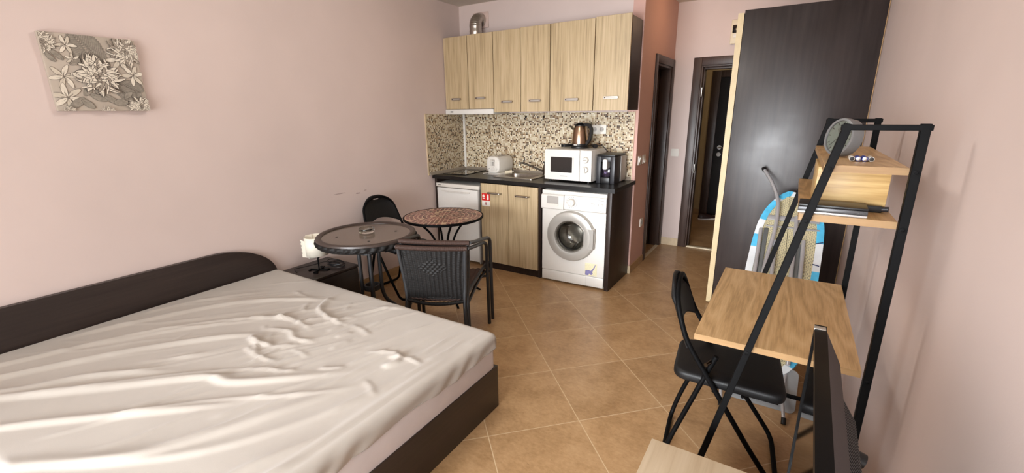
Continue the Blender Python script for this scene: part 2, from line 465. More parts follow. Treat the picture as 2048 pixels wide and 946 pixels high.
# skirting
bm = B(); box(bm, (XL, 2.16, 0), (XL + .01, 3.44, .075)); struct('baseboard_left', bm, M_SKIRT)
bm = B(); box(bm, (XH, YK - .01, 0), (XH + .01, 4.455, .075)); struct('baseboard_hall', bm, M_SKIRT)
bm = B(); box(bm, (XH - .06, YK - .011, 0), (XH + .009, YK, .075)); struct('baseboard_kitchen', bm, M_SKIRTL)
bm = B(); box(bm, (XH, YE - .01, 0), (-1.0, YE, .085)); struct('baseboard_end', bm, M_SKIRTL)
bm = B(); box(bm, (XR - .01, .2, 0), (XR, 3.68, .075)); struct('baseboard_right', bm, M_SKIRT)
bm = B(); box(bm, (-1.26, 7.04, 0), (-1.03, 7.05, .08)); box(bm, (-1.26, 5.33, 0), (-1.25, 7.04, .08)); struct('baseboard_corridor', bm, M_SKIRT)
# mosaic backsplash with its strips
bm = B(); box(bm, (XL + .006, YK - .008, .905), (XH - .035, YK, 1.512)); struct('trim_1', bm, mosaicwall('kitchen mosaic', 0))
bm = B(); box(bm, (XL, 3.425, .905), (XL + .008, YK - .008, 1.512)); struct('trim_2', bm, mosaicwall('side mosaic', 1))
bm = B(); box(bm, (XL + .008, YK - .02, .93), (XL + .034, YK - .008, 1.512)); struct('trim_3', bm, M_WHITEPL)
bm = B(); box(bm, (XL, 3.412, .905), (XL + .01, 3.425, 1.515)); box(bm, (XH - .035, YK - .01, .905), (XH - .027, YK, 1.515)); struct('trim_4', bm, M_SKIRTL)
bm = B()
prism(bm, [(0, 0), (-.025, 0), (0, .028)], lambda u, v, d: (d, YK - .008 + u, .906 + v), XL + .01, XH - .035)
prism(bm, [(0, 0), (.025, 0), (0, .028)], lambda u, v, d: (XL + .008 + u, d, .906 + v), 3.43, YK - .01); struct('trim_5', bm, M_SEAL)

# bathroom door: frame, leaf opened inward
d1 = bpy.data.objects.new('door_1', None); COL.objects.link(d1); d1['kind'] = 'structure'
bm = B()
for (y0, y1, z0, z1) in ((4.455, 4.53, 0, 2.03), (5.12, 5.195, 0, 2.03), (4.53, 5.12, 1.955, 2.03)): box(bm, (XH, y0, z0), (XH + .014, y1, z1), .004)
for (y0, y1, z0, z1) in ((4.52, 4.55, 0, 1.96), (5.1, 5.13, 0, 1.96), (4.55, 5.1, 1.935, 1.975)): box(bm, (XH - .11, y0, z0), (XH, y1, z1), .002)
obj('door_frame', bm, M_FRAMEWOOD, d1)
bxo('door_leaf', (-1.95, 5.055, .01), (-1.312, 5.095, 1.93), M_FRAMEWOOD, d1)
bm = B(); box(bm, (XH - .03, 4.545, 0), (XH + .005, 5.105, .006)); obj('threshold', bm, M_THRESH, d1)
# entrance door frame
d2 = bpy.data.objects.new('door_2', None); COL.objects.link(d2); d2['kind'] = 'structure'
bm = B()
for (x0, x1, z0, z1) in ((-1.0, -.92, 0, 2.04), (-.14, -.06, 0, 2.04), (-.92, -.14, 1.96, 2.04)): box(bm, (x0, YE - .014, z0), (x1, YE, z1), .004)
for (x0, x1, z0, z1) in ((-.93, -.905, 0, 1.97), (-.155, -.13, 0, 1.97), (-.905, -.155, 1.945, 1.97)): box(bm, (x0, YE, z0), (x1, YE + .14, z1), .002)
for (x0, x1, z0, z1) in ((-.905, -.89, 0, 1.945), (-.17, -.155, 0, 1.945), (-.89, -.17, 1.925, 1.945)): box(bm, (x0, YE + .05, z0), (x1, YE + .14, z1), .002)
obj('door_frame', bm, M_FRAMEWOOD, d2)
for z in (.9, 1.7):
    bm = B(); cyl(bm, (-.9, YE + .012, z - .045), (-.9, YE + .012, z + .045), .008, 10); obj('hinge', bm, M_STEEL, d2)
bm = B(); box(bm, (-.905, YE + .0, 0), (-.155, YE + .06, .012), .003); obj('threshold', bm, M_THRESH, d2)
# the neighbour's door across the corridor
d3 = bpy.data.objects.new('door_3', None); COL.objects.link(d3); d3['kind'] = 'structure'
bm = B()
for (x0, x1, z0, z1) in ((-1.09, -.98, 0, 2.04), (-.17, -.06, 0, 2.04), (-.98, -.17, 1.95, 2.04)): box(bm, (x0, 7.03, z0), (x1, 7.05, z1), .004)
obj('door_frame', bm, M_FRAMEWOOD, d3)
bm = B(); box(bm, (-1.03, 7.051, .0), (-.1, 7.095, 1.98), .0); obj('door_leaf', bm, plain('dark door leaf', '#17110f', .5, var=.15, spec=.15), d3)
bm = B()
cyl(bm, (-.905, 7.03, 1.0), (-.905, 7.056, 1.0), .03); tube(bm, [(-.905, 7.03, 1.0), (-.905, 7.0, 1.0), (-.775, 7.0, .995)], .01)
obj('door_handle', bm, M_CHROME, d3)
bm = B(); cyl(bm, (-.905, 7.03, .9), (-.905, 7.056, .9), .03); obj('lock_rosette', bm, M_CHROME, d3)
bm = B(); box(bm, (-.98, 6.99, 0), (-.17, 7.03, .012)); obj('threshold', bm, M_THRESH, d3)

# ------------------------------------------------------------------ wall fittings
def fx(X): return lambda u, v, d: (X + d, u, v)          # on a wall facing +X
def fy(Y): return lambda u, v, d: (u, Y - d, v)          # on a wall facing -Y
def switch(name, label, fn, u, v, w=.082, h=.082, rocker=True):
    t = thing(name, label, 'socket' if 'socket' in name else 'switch', fn(u, v, 0))
    off = Vector(fn(u, v, 0))
    g = lambda a, b, d: tuple(Vector(fn(u + a, v + b, d)) - off)
    bm = B(); prism(bm, rrect(-w / 2, -h / 2, w / 2, h / 2, .006), g, 0, .009); obj('cover_plate', bm, M_WHITEPL, t)
    return t, g
t, g = switch('light_switch', 'white light switch by the bathroom door, the one nearer the kitchen', fx(XH), 4.135, 1.075)
bm = B(); prism(bm, [(-.027, -.027), (.027, -.027), (.027, .027), (-.027, .027)], lambda a, b, d: g(a, b, d * (1 + b * 12)), .009, .016); obj('rocker', bm, M_WHITEPL, t)
t, g = switch('light_switch', 'white light switch by the bathroom door, the one nearer the door frame', fx(XH), 4.27, 1.075)
bm = B(); prism(bm, [(-.027, -.027), (.027, -.027), (.027, .027), (-.027, .027)], lambda a, b, d: g(a, b, d * (1 - b * 12)), .009, .016); obj('rocker', bm, M_WHITEPL, t)
t, g = switch('light_switch', 'white light switch on the end wall between two dark door frames', fy(YE), -1.115, 1.066)
bm = B(); prism(bm, [(-.029, -.029), (.029, -.029), (.029, .029), (-.029, .029)], g, .009, .013); obj('rocker', bm, M_WHITEPL, t)
def round_socket(t, g, cx=0, cz=0, R=.021):
    bm = B()
    out = [(cx + R * math.cos(2 * PI * k / 24), cz + R * math.sin(2 * PI * k / 24)) for k in range(24)]
    inn = [(cx + (R - .003) * math.cos(2 * PI * k / 24), cz + (R - .003) * math.sin(2 * PI * k / 24)) for k in range(24)]
    frame_bar(bm, out, inn, g, .009, .013); prism(bm, inn, g, .009, .0095)
    o = obj('socket_well', bm, M_GREYPL, t)
    bm = B()
    for s in (-.008, .008):
        prism(bm, [(cx + s + .0028 * math.cos(k * PI / 4), cz + .0028 * math.sin(k * PI / 4)) for k in range(8)], g, .0096, .0105)
    obj('socket_holes', bm, M_INK, t)
t, g = switch('power_socket', 'white power socket low on the hall wall beside the bathroom door', fx(XH), 4.325, .447); round_socket(t, g)
t, g = switch('power_socket', 'cream power socket above the nightstand under the lamp shade', fx(XL), 2.02, .455); round_socket(t, g)
t, g = switch('power_socket', 'white double power socket on the mosaic behind the kettle', fy(YK - .008), -1.565, 1.357, .155); round_socket(t, g, -.035); round_socket(t, g, .035)
# fuse box
t = thing('fuse_box', 'white fuse box with dark window high on the end wall beside the wardrobe', 'fuse box', (-.59, YE, 2.25))
bm = B(); box(bm, (-.085, -.05, -.11), (.085, 0, .11), .006); obj('case', bm, M_CREAMPL, t)
bm = B(); box(bm, (-.07, -.056, -.012), (.07, -.045, .06), .002); obj('window_flap', bm, M_SMOKE if False else M_BLACKGL, t)
bm = B(); box(bm, (-.06, -.054, -.055), (.06, -.045, -.02), .002); obj('label_strip', bm, M_WHITEPL, t)
# vent duct
t = thing('vent_duct', 'flexible aluminium vent elbow on top of the wall cabinets', 'duct', (-2.87, 3.93, 2.252))
bm = B()
pts = [(0, 0, -.02), (0, 0, .04), (0, 0, .1)] + [(0, .07 - .07 * math.cos(a), .1 + .07 * math.sin(a)) for a in [PI / 2 * k / 9 for k in range(1, 10)]] + [(0, .1, .17)]
fine = []
for a, b in zip(pts, pts[1:]):
    for k in range(4): fine.append(Vector(a).lerp(Vector(b), k / 4))
fine.append(Vector(pts[-1]))
tube(bm, fine, [.062 + (.0022 if i % 4 < 2 else 0) for i in range(len(fine))], 28); obj('duct_elbow', bm, M_STEEL, t)
bm = B(); box(bm, (-.1, .094, .095), (.09, .105, .245), .003); obj('wall_plate', bm, plain('pinkish cover plate', '#cbb2a8', .6), t)
# hooks on the mosaic
for i, (x, w) in enumerate(((-2.345, 'left'), (-2.14, 'right'))):
    t = thing('wall_hook', 'small dark hook on the mosaic under the wall cabinets, the %s one of two' % w, 'hook', (x, YK - .008, 1.475))
    bm = B(); prism(bm, [(.012 * math.cos(k * PI / 8), .012 * math.sin(k * PI / 8)) for k in range(16)], lambda u, v, d: (u, -d, v), 0, .004); obj('hook_plate', bm, M_DARKSTEEL, t)
    bm = B(); tube(bm, fillet([(0, -.004, 0), (0, -.02, -.012), (0, -.02, -.03), (0, -.006, -.03)], .008), .0035, 8); obj('hook_arm', bm, M_BLACK, t)

# canvas print ------------------------------------------------------
t = thing('canvas_picture', 'square frameless canvas print of pale chrysanthemums on taupe', 'picture', (XL, .94, 1.738))
CW, CH, CD = .19, .184, .03
M_CANVAS = plain('taupe canvas', '#b3a799', .75, var=.05, scale=9, bump=.1)
bm = B(); box(bm, (0, -CW, -CH), (CD, CW, CH), .003); obj('canvas', bm, M_CANVAS, t)
bm = B()
LAY = [CD]
def clip(poly):
    for ax, lim, s in ((0, CW, 1), (0, -CW, -1), (1, CH, 1), (1, -CH, -1)):
        o = []
        for i, p in enumerate(poly):
            q = poly[(i + 1) % len(poly)]
            ip = s * p[ax] <= s * lim; iq = s * q[ax] <= s * lim
            if ip: o.append(p)
            if ip != iq:
                k = (lim - p[ax]) / (q[ax] - p[ax]); o.append((p[0] + k * (q[0] - p[0]), p[1] + k * (q[1] - p[1])))
        poly = o
        if len(poly) < 3: return None
    return poly
def paint(poly, mi):
    poly = clip(poly)
    if not poly: return
    LAY[0] += .000008
    f = bm.faces.new([bm.verts.new((LAY[0], u, v)) for u, v in poly]); f.material_index = mi
def petal(cx, cz, a, r0, L, w, mi, curl=0, out=.003):
    def shape(L, w, e):
        o = []
        for s in (1, -1):
            for k in range(9):
                q = k / 8 if s == 1 else 1 - k / 8
                wd = (w * math.sin(PI * min(1, q * .86 + .07)) ** .8 * .5 + e) * s
                uu = r0 - e + (L + 2 * e) * q; b = curl * q * q * L
                o.append((cx + uu * math.cos(a) - (wd + b) * math.sin(a), cz + uu * math.sin(a) + (wd + b) * math.cos(a)))
        return o
    paint(shape(L, w, out * .5), 1); paint(shape(L, w, 0), mi)
    paint([(cx + uu * math.cos(a) - (s - .0006 + curl * ((uu - r0) / L) ** 2 * L) * math.sin(a), cz + uu * math.sin(a) + (s + curl * ((uu - r0) / L) ** 2 * L) * math.cos(a)) for uu, s in ((r0 + L * .1, 0), (r0 + L * .5, .0008), (r0 + L * .1, .0014))], 1)
def mum(cx, cz, R, asp=1.):
    for ring, (rr, n) in enumerate(((1, 25), (.84, 23), (.68, 20), (.52, 16), (.36, 11), (.22, 7))):
        for k in range(n):
            a = 2 * PI * (k + .5 * (ring % 2)) / n + random.uniform(-.1, .1)
            petal(cx, cz, a, R * rr * .35, R * rr * random.uniform(.5, .66), R * .15, 0 if random.random() < .8 else 3, random.uniform(-.9, .9), R * .034)
    for k in range(9):
        a = random.uniform(0, 6.3); petal(cx, cz, a, 0, R * .2, R * .07, 3, 0, R * .03)
def leaf(cx, cz, a, L, w, mi=2):
    petal(cx, cz, a, 0, L, w, mi, random.uniform(-.2, .2), .002)
def fern(x0, z0, x1, z1, W, n=22):
    a = math.atan2(z1 - z0, x1 - x0); L = math.hypot(x1 - x0, z1 - z0)
    for k in range(n):
        q = k / n; px, pz = x0 + (x1 - x0) * q, z0 + (z1 - z0) * q
        l = W * math.sin(PI * (q * .85 + .12)) + .008
        for s in (1, -1): petal(px, pz, a + s * 1.0, 0, l, L / n * .95, 2, -s * .15, .0015)
def lily(cx, cz, R, a0):
    for k in range(6): petal(cx, cz, a0 + k * PI / 3 + random.uniform(-.15, .15), R * .08, R * .9, R * .33, 0 if k % 2 else 4, random.uniform(-.3, .3), .002)
    for k in range(5): petal(cx, cz, a0 + k * 1.2, 0, R * .4, R * .05, 3, 0, .001)
fern(.05, -.02, -.06, .19, .085)
fern(.06, -.03, .17, -.09, .05, 16); fern(.05, -.05, .13, -.12, .04, 14)
lily(-.135, -.02, .06, .3); lily(-.1, .13, .045, 1); lily(.1, .08, .06, .2); lily(.15, .0, .055, 1.2); lily(-.14, -.12, .07, .7); lily(-.085, .065, .03, 1.6)
for q in ((-.12, .06, 2.3, .06, .022), (-.1, .04, .4, .05, .02), (-.05, -.1, -.6, .07, .03), (-.08, -.12, 3.9, .08, .034), (-.09, -.13, -.7, .06, .03), (.0, -.1, -.75, .075, .028), (-.045, -.06, -1.9, .055, .03), (.1, -.14, 3.2, .06, .036), (-.02, -.1, 1.3, .04, .03), (.09, -.12, .9, .05, .024), (-.15, .05, 2.4, .05, .02)): leaf(*q)
mum(-.18, .14, .055); mum(.135, .12, .078); mum(.0, -.01, .105); mum(.15, -.165, .058); mum(-.15, -.185, .028); mum(.0, -.2, .04)
obj('floral_print', bm, [plain('ivory print', '#d9d0c0', .75, var=.1, scale=60), plain('sepia line print', '#4a403a', .75, var=.1), plain('grey leaf print', '#8d8579', .75, var=.2, scale=80), plain('shadow petal print', '#9b9082', .75), plain('pale petal print', '#c9bfae', .75)], t, smooth=None, fix=False)

# ------------------------------------------------------------------ bed
t = thing('bed', 'dark wenge double bed frame with rounded headboard against the left wall', 'bed', (XL, .9, 0))
hb = [(-.83, .02), (.80, .02), (.80, .40)] + [(.80 - .42 * (1 - math.cos(a)) , .40 + .245 * math.sin(a)) for a in [PI / 2 * k / 14 for k in range(1, 15)]] + [(-.83, .645)]
bm = B(); prism(bm, hb, lambda u, v, d: (.003 + d, u, v), 0, .032); obj('headboard', bm, M_WENGEY, t, label='dark headboard with one rounded end')
bxo('side_rail', (.04, .765, .0), (1.97, .797, .245), M_WENGE, t)
bxo('side_rail', (.04, -.81, .0), (1.97, -.78, .245), M_WENGE, t)
bxo('foot_panel', (1.97, -.81, .0), (1.99, .797, .245), M_WENGEY, t)
bxo('slat_base', (.04, -.78, .17), (1.97, .765, .198), M_BIRCH, t)
bm = B(); box(bm, (.05, -.795, .2), (1.984, .792, .405), .035, 4); mt = obj('mattress', bm, M_MATT); mt.location = (XL, .9, 0)
tag(mt, 'thick double mattress, its pale side showing under the sheet hem', 'mattress')

FOLD = [
 ([(-3.0, -.05), (-2.63, .22), (-2.47, .45), (-2.18, .68), (-2.11, .69)], .015, .020), ([(-2.6, -.2), (-2.31, .17), (-1.97, .47), (-1.74, .68), (-1.66, .83)], .014, .018),
 ([(-2.95, .0), (-2.79, .25), (-2.58, .63), (-2.25, 1.02), (-2.04, 1.03)], .017, .020), ([(-3.05, .05), (-2.94, .28), (-2.72, .78), (-2.41, 1.14), (-2.04, 1.35)], .013, .017),
 ([(-3.05, .45), (-3.02, .55), (-2.9, .85), (-2.74, 1.17), (-2.45, 1.42), (-2.11, 1.58)], .014, .020), ([(-2.9, -.1), (-2.58, .21), (-2.31, .45), (-2.03, .71), (-1.84, .78), (-1.42, 1.16)], .017, .022),
 ([(-2.2, -.1), (-2.03, .12), (-1.74, .35), (-1.59, .6), (-1.38, 1.12)], .013, .024), ([(-1.21, .3), (-1.19, .63), (-1.18, .92), (-1.19, 1.36)], .006, .014),
 ([(-2.23, 1.02), (-2.14, 1.00), (-2.0, 1.02)], .016, .014), ([(-2.3, 1.56), (-2.2, 1.4), (-2.0, 1.35), (-1.88, 1.36)], .014, .014),
 ([(-2.85, .5), (-2.6, .9), (-2.3, 1.2)], .008, .012), ([(-2.1, .3), (-1.85, .62), (-1.5, .9), (-1.36, 1.08)], .007, .012), ([(-2.45, .3), (-2.2, .6), (-1.9, .86), (-1.6, 1.0)], .007, .012),
 ([(-2.25, 1.1), (-2.1, 1.15), (-2.0, 1.12), (-1.85, 1.16)], .010, .014), ([(-2.35, 1.2), (-2.2, 1.24), (-2.0, 1.22)], .009, .012), ([(-2.15, .95), (-2.0, .93), (-1.85, .95)], .008, .012),
 ([(-1.42, 1.16), (-1.4, 1.24), (-1.46, 1.3)], .012, .014), ([(-1.9, .2), (-1.55, .5), (-1.36, .85), (-1.28, 1.2)], .008, .02), ([(-1.65, -.05), (-1.4, .35), (-1.27, .8)], .010, .025),
 ([(-1.36, .1), (-1.26, .5), (-1.235, .95), (-1.22, 1.5)], .010, .017), ([(-3.05, .8), (-2.95, 1.1), (-2.7, 1.45)], .008, .018),
]
def smooth_pl(pl):
    P_ = [np.array(p, float) for p in pl]; P_ = [2 * P_[0] - P_[1]] + P_ + [2 * P_[-1] - P_[-2]]; o = []
    for a, b, c, d in zip(P_, P_[1:], P_[2:], P_[3:]):
        for k in range(5):
            q = k / 5; o.append(.5 * (2 * b + (c - a) * q + (2 * a - 5 * b + 4 * c - d) * q * q + (3 * b - a - 3 * c + d) * q ** 3))
    return [tuple(p) for p in o] + [tuple(pl[-1])]
def flow(x, y): return math.radians(40 + max(0, x + 3.05) / 1.9 * 44)
rs = random.Random(11); FINE = []
for k in range(70):
    px, py = rs.uniform(-3.05, -1.22), rs.uniform(.15, 1.5); n_ = rs.randint(8, 26); pl = [(px, py)]; wob = rs.uniform(-.25, .25)
    for q in range(n_):
        a = flow(px, py) + wob * math.sin(q * .5 + k); px += .035 * math.cos(a); py += .035 * math.sin(a); pl.append((px, py))
    FINE.append((pl, rs.uniform(.0018, .0052), rs.uniform(.006, .012)))
for k in range(34):                       # short gathers across the middle of the far half
    px, py = rs.gauss(-1.95, .32), rs.gauss(1.2, .17); a = flow(px, py) + rs.choice((0, 0, 1.3, -1.0)) + rs.uniform(-.35, .35); pl = [(px, py)]
    for q in range(rs.randint(3, 7)):
        a += rs.uniform(-.3, .3); px += .03 * math.cos(a); py += .03 * math.sin(a); pl.append((px, py))
    FINE.append((pl, rs.uniform(.003, .007), rs.uniform(.007, .012)))
def sheet_height(x, y):
    h = np.zeros_like(x)
    for pl, amp, sg in [(smooth_pl(p), a, g) for p, a, g in FOLD] + FINE:
        xs = [p[0] for p in pl]; ys = [p[1] for p in pl]
        m0 = (x > min(xs) - .12) & (x < max(xs) + .12) & (y > min(ys) - .12) & (y < max(ys) + .12)
        X_, Y_ = x[m0], y[m0]
        if not X_.size: continue
        best = np.full(X_.shape, 9.); tt = np.zeros_like(X_); sd = np.zeros_like(X_)
        tot = sum(math.hypot(b[0] - a[0], b[1] - a[1]) for a, b in zip(pl, pl[1:])); acc = 0
        for a, b in zip(pl, pl[1:]):
            dx, dy = b[0] - a[0], b[1] - a[1]; L_ = math.hypot(dx, dy) + 1e-9
            s_ = np.clip(((X_ - a[0]) * dx + (Y_ - a[1]) * dy) / L_ ** 2, 0, 1)
            d = np.hypot(X_ - a[0] - s_ * dx, Y_ - a[1] - s_ * dy)
            m = d < best; best = np.where(m, d, best); tt = np.where(m, (acc + s_ * L_) / tot, tt)
            sd = np.where(m, ((X_ - a[0]) * dy - (Y_ - a[1]) * dx) / L_, sd); acc += L_
        tap = np.clip(np.minimum(tt / .15, (1 - tt) / .3), .0, 1); tap = tap * tap * (3 - 2 * tap)
        w = sg * (1.1 - .4 * np.tanh(sd / sg))
        h[m0] += amp * tap * np.exp(-(best / w) ** 2)
    return h
bm = B()
x0, x1, y0, y1, zt, rr, drop = XL + .075, -1.196, .135, 1.667, .432, .03, .085
ov = drop + rr * .57
def axis(a, b, lo, hi):
    n = int((b - a) / .0095)
    c = list(np.linspace(a, b, n))
    e = list(np.linspace(0, ov, 15)[1:])
    return ([a - q for q in e[::-1]] if lo else []) + c + ([b + q for q in e] if hi else [])
ux = np.array(axis(x0, x1, True, True)); uy = np.array(axis(y0, y1, True, True))
GX, GY = np.meshgrid(ux, uy, indexing='ij')
CX = np.clip(GX, x0, x1); CY = np.clip(GY, y0, y1)
DX = GX - CX; DY = GY - CY; L = np.hypot(DX, DY) + 1e-9; pu0 = CX + CY * 1.0; nx, ny = DX / L, DY / L
Lc = np.minimum(L, ov - .012 + .010 * np.sin(pu0 * 7) + .004 * np.sin(pu0 * 17))
ang = np.minimum(Lc / rr, PI / 2)
hor = rr * np.sin(ang); ver = rr * (1 - np.cos(ang)) + np.maximum(Lc - rr * PI / 2, 0)
Hh = sheet_height(CX, CY)
edge = np.exp(-(np.maximum(L, 0) / .02)) 
pu = np.where(np.abs(DX) > np.abs(DY), GY, GX)
wr = .0035 * np.sin(pu * 30 + DX * 60 + 2.5 * np.sin(pu * 9)) * np.clip(L / .08, 0, 1)
PX = CX + nx * (hor + np.where(L > 1e-6, wr + .004, 0)); PY = CY + ny * (hor + np.where(L > 1e-6, wr + .004, 0)); PZ = zt - ver + Hh * np.where(L < 1e-6, 1, edge)
vv = [[bm.verts.new((PX[i, j] - XL, PY[i, j] - .9, PZ[i, j])) for j in range(len(uy))] for i in range(len(ux))]
for i in range(len(ux) - 1):
    for j in range(len(uy) - 1): bm.faces.new((vv[i][j], vv[i + 1][j], vv[i + 1][j + 1], vv[i][j + 1]))
so = obj('fitted_sheet', bm, M_SHEET, None, 180); so.location = (XL, .9, 0)
md = so.modifiers.new('thickness', 'SOLIDIFY'); md.thickness = .003; md.offset = 1
tag(so, 'creased off-white fitted sheet stretched over the double mattress', 'sheet')

# nightstand --------------------------------------------------------
t = thing('nightstand', 'low dark wenge nightstand between the bed and the glass table', 'nightstand', (XL + .005, 1.945, 0))
bxo('top', (0, -.195, .372), (.385, .195, .39), M_WENGE, t); bxo('body', (0, -.19, .02), (.365, .19, .372), M_WENGE, t)
bxo('drawer_front', (.366, -.188, .03), (.382, .188, .368), M_WENGEY, t)
# lamp
t = thing('table_lamp', 'small table lamp with cream wrapped shade on thin black stand', 'lamp', (-2.915, 1.9, .391), 0)
bm = B()
sp = []
for k in range(64):
    q = k / 63; a = math.radians(-200 + 395 * q); r = .075 + .012 * q
    sp.append((r * math.cos(a), r * math.sin(a)))
fl = (sp[0][0] - .085, sp[0][1] + .02)
A = []
wallp = [(sp[0][0] - .075, sp[0][1] - .055), (sp[0][0] - .03, sp[0][1] - .03)] + sp
lo = [bm.verts.new((x, y, .125)) for x, y in sp]; hi = [bm.verts.new((x, y, .265)) for x, y in sp]
for i in range(63): bm.faces.new((lo[i], lo[i + 1], hi[i + 1], hi[i]))
sh = obj('lamp_shade', bm, M_SHADE, t, 60); m_ = sh.modifiers.new('thickness', 'SOLIDIFY'); m_.thickness = .002
bm = B(); prism(bm, [(0, .115), (.11, .118), (.11, .235), (0, .25)], lambda u, v, d: (-.062 + u * .5 + d * .8, -.08 + u * .1 - d * .2, v), 0, .003); obj('shade_flap', bm, M_SHADE, t, label='cream flap with a row of slots')
bm = B()
for k in range(4): prism(bm, [(.006, .14 + k * .028), (.013, .14 + k * .028), (.013, .155 + k * .028), (.006, .155 + k * .028)], lambda u, v, d: (-.063 + u * .5 + d * .8, -.0815 + u * .1 - d * .2, v), 0, .0015)
obj('slots', bm, M_GREYINK, t)
bm = B(); tube(bm, [(0, 0, .004), (0, 0, .2)], .005, 8)
tube(bm, [(0, 0, .09), (.035, .02, .13)], .004, 8); obj('stem', bm, M_BLACKMET, t)
bm = B()
for k in range(4):
    a = k * PI / 2 + .4; ca, sa = math.cos(a), math.sin(a)
    tube(bm, [(0, 0, .004), (.065 * ca, .065 * sa, .004), (.065 * ca - .03 * sa, .065 * sa + .03 * ca, .004)], .004, square=True, rw=.007)
obj('foot_cross', bm, M_BLACKMET, t)
bm = B()
cp = [(-.02, .04, .006)]
for k in range(46):
    a = k * .55; cp.append((.03 + .075 * math.cos(a) * (1 + .25 * math.sin(a * .37)), .13 + .05 * math.sin(a), .008 + .0012 * k * .5 + .004 * math.sin(k)))
cp += [(-.06, .1, .03), (-.12, .02, .012), (-.16, -.06, .006), (-.14, -.12, .02), (-.08, -.13, .006)]
tube(bm, fillet(cp, .03, 3), .0032, 6); obj('power_cord', bm, M_BLACK, t)

# ------------------------------------------------------------------ bistro tables and ashtray
GTX, GTY = -2.49, 2.025
t = thing('bistro_table', 'round bronze glass table with woven rattan rim on grey legs', 'table', (GTX, GTY, 0), 8)
bm = B(); lathe(bm, [(0, .694), (.306, .694), (.309, .697), (.306, .70), (0, .70)], n=72); obj('glass_top', bm, M_TGLASS, t)
bm = B(); lathe(bm, [(.302, .690), (.302, .704), (.312, .711), (.329, .712), (.338, .706), (.340, .694), (.329, .686)], n=72); obj('rim_band', bm, plain('dark brown rim', '#3b302b', .4), t)
bm = B()
NR = 216; nz = 7
ring = []
for i in range(NR):
    a = 2 * PI * i / NR; row = []
    for j in range(nz):
        q = j / (nz - 1)
        wv = math.sin(i * 2 * PI * 36 / NR + (PI if j in (1, 2) else 0) + (0 if j < 3 else PI * .5)) * .006
        r = .338 + wv * (1 if 0 < j < nz - 1 else .2) + .006 * math.sin(PI * q)
        row.append(bm.verts.new((r * math.cos(a), r * math.sin(a), .655 + .04 * q)))
    ring.append(row)
for i in range(NR):
    for j in range(nz - 1): bm.faces.new((ring[i][j], ring[(i + 1) % NR][j], ring[(i + 1) % NR][j + 1], ring[i][j + 1]))
o = obj('woven_rim', bm, M_RATTAN, t, 60); m_ = o.modifiers.new('thickness', 'SOLIDIFY'); m_.thickness = .004
for k in range(4):
    a = PI / 4 + k * PI / 2; ca, sa = math.cos(a), math.sin(a)
    bm = B()
    pr = [(.33, .662), (.22, .655), (.085, .645), (.068, .6), (.068, .27), (.09, .19), (.2, .085), (.27, .045), (.285, .0)]
    tube(bm, fillet([(r * ca, r * sa, z) for r, z in pr], .045, 5), .0135, 12); obj('leg', bm, M_GREYTUBE, t)
for z in (.575, .30):
    bm = B(); lathe(bm, [(.045, z - .018), (.056, z - .018), (.056, z + .018), (.045, z + .018), (.045, z - .018)], n=28); obj('leg_collar', bm, M_GREYTUBE, t)
for k in range(4):
    a = k * PI / 2 + PI / 4; bm = B(); lathe(bm, [(0, .7018), (.0085, .7018), (.0085, .7005)], (.2 * math.cos(a), .2 * math.sin(a), 0), 14)
    obj('suction_pad', bm, M_INK, t)
bm = B()
lathe(bm, [(0, 0), (.048, 0), (.053, .006), (.055, .026), (.052, .032), (.047, .028), (.043, .012), (0, .010)], n=36)
ash = obj('ashtray', bm, M_GLASS); ash.location = (GTX - .035, GTY + .03, .7022)
tag(ash, 'round clear glass ashtray on the bronze glass table', 'ashtray')

MTX, MTY = -2.37, 2.715
t = thing('mosaic_table', 'round café table topped with red mosaic, standing before the fridge', 'table', (MTX, MTY, 0))
bm = B(); lathe(bm, [(0, .702), (.318, .702), (.318, .708), (0, .71)], n=72); obj('mosaic_top', bm, M_TMOSAIC, t)
bm = B(); lathe(bm, [(.0, .690), (.322, .690), (.327, .694), (.327, .708), (.318, .711), (.316, .702), (0, .702)], n=72); obj('rim', bm, M_BLACKMET, t)
for k in range(4):
    a = PI / 4 + k * PI / 2 + .2; ca, sa = math.cos(a), math.sin(a)
    pr = [(.27, .688), (.20, .665), (.10, .56), (.05, .42), (.04, .32), (.07, .2), (.16, .09), (.27, .02), (.3, .0)]
    bm = B(); tube(bm, fillet([(r * ca, r * sa, z) for r, z in pr], .08, 5), .009, 10); obj('leg', bm, M_BLACKMET, t)
bm = B(); lathe(bm, [(.03, .36), (.052, .36), (.052, .38), (.03, .38)], n=24); obj('leg_ring', bm, M_BLACKMET, t)

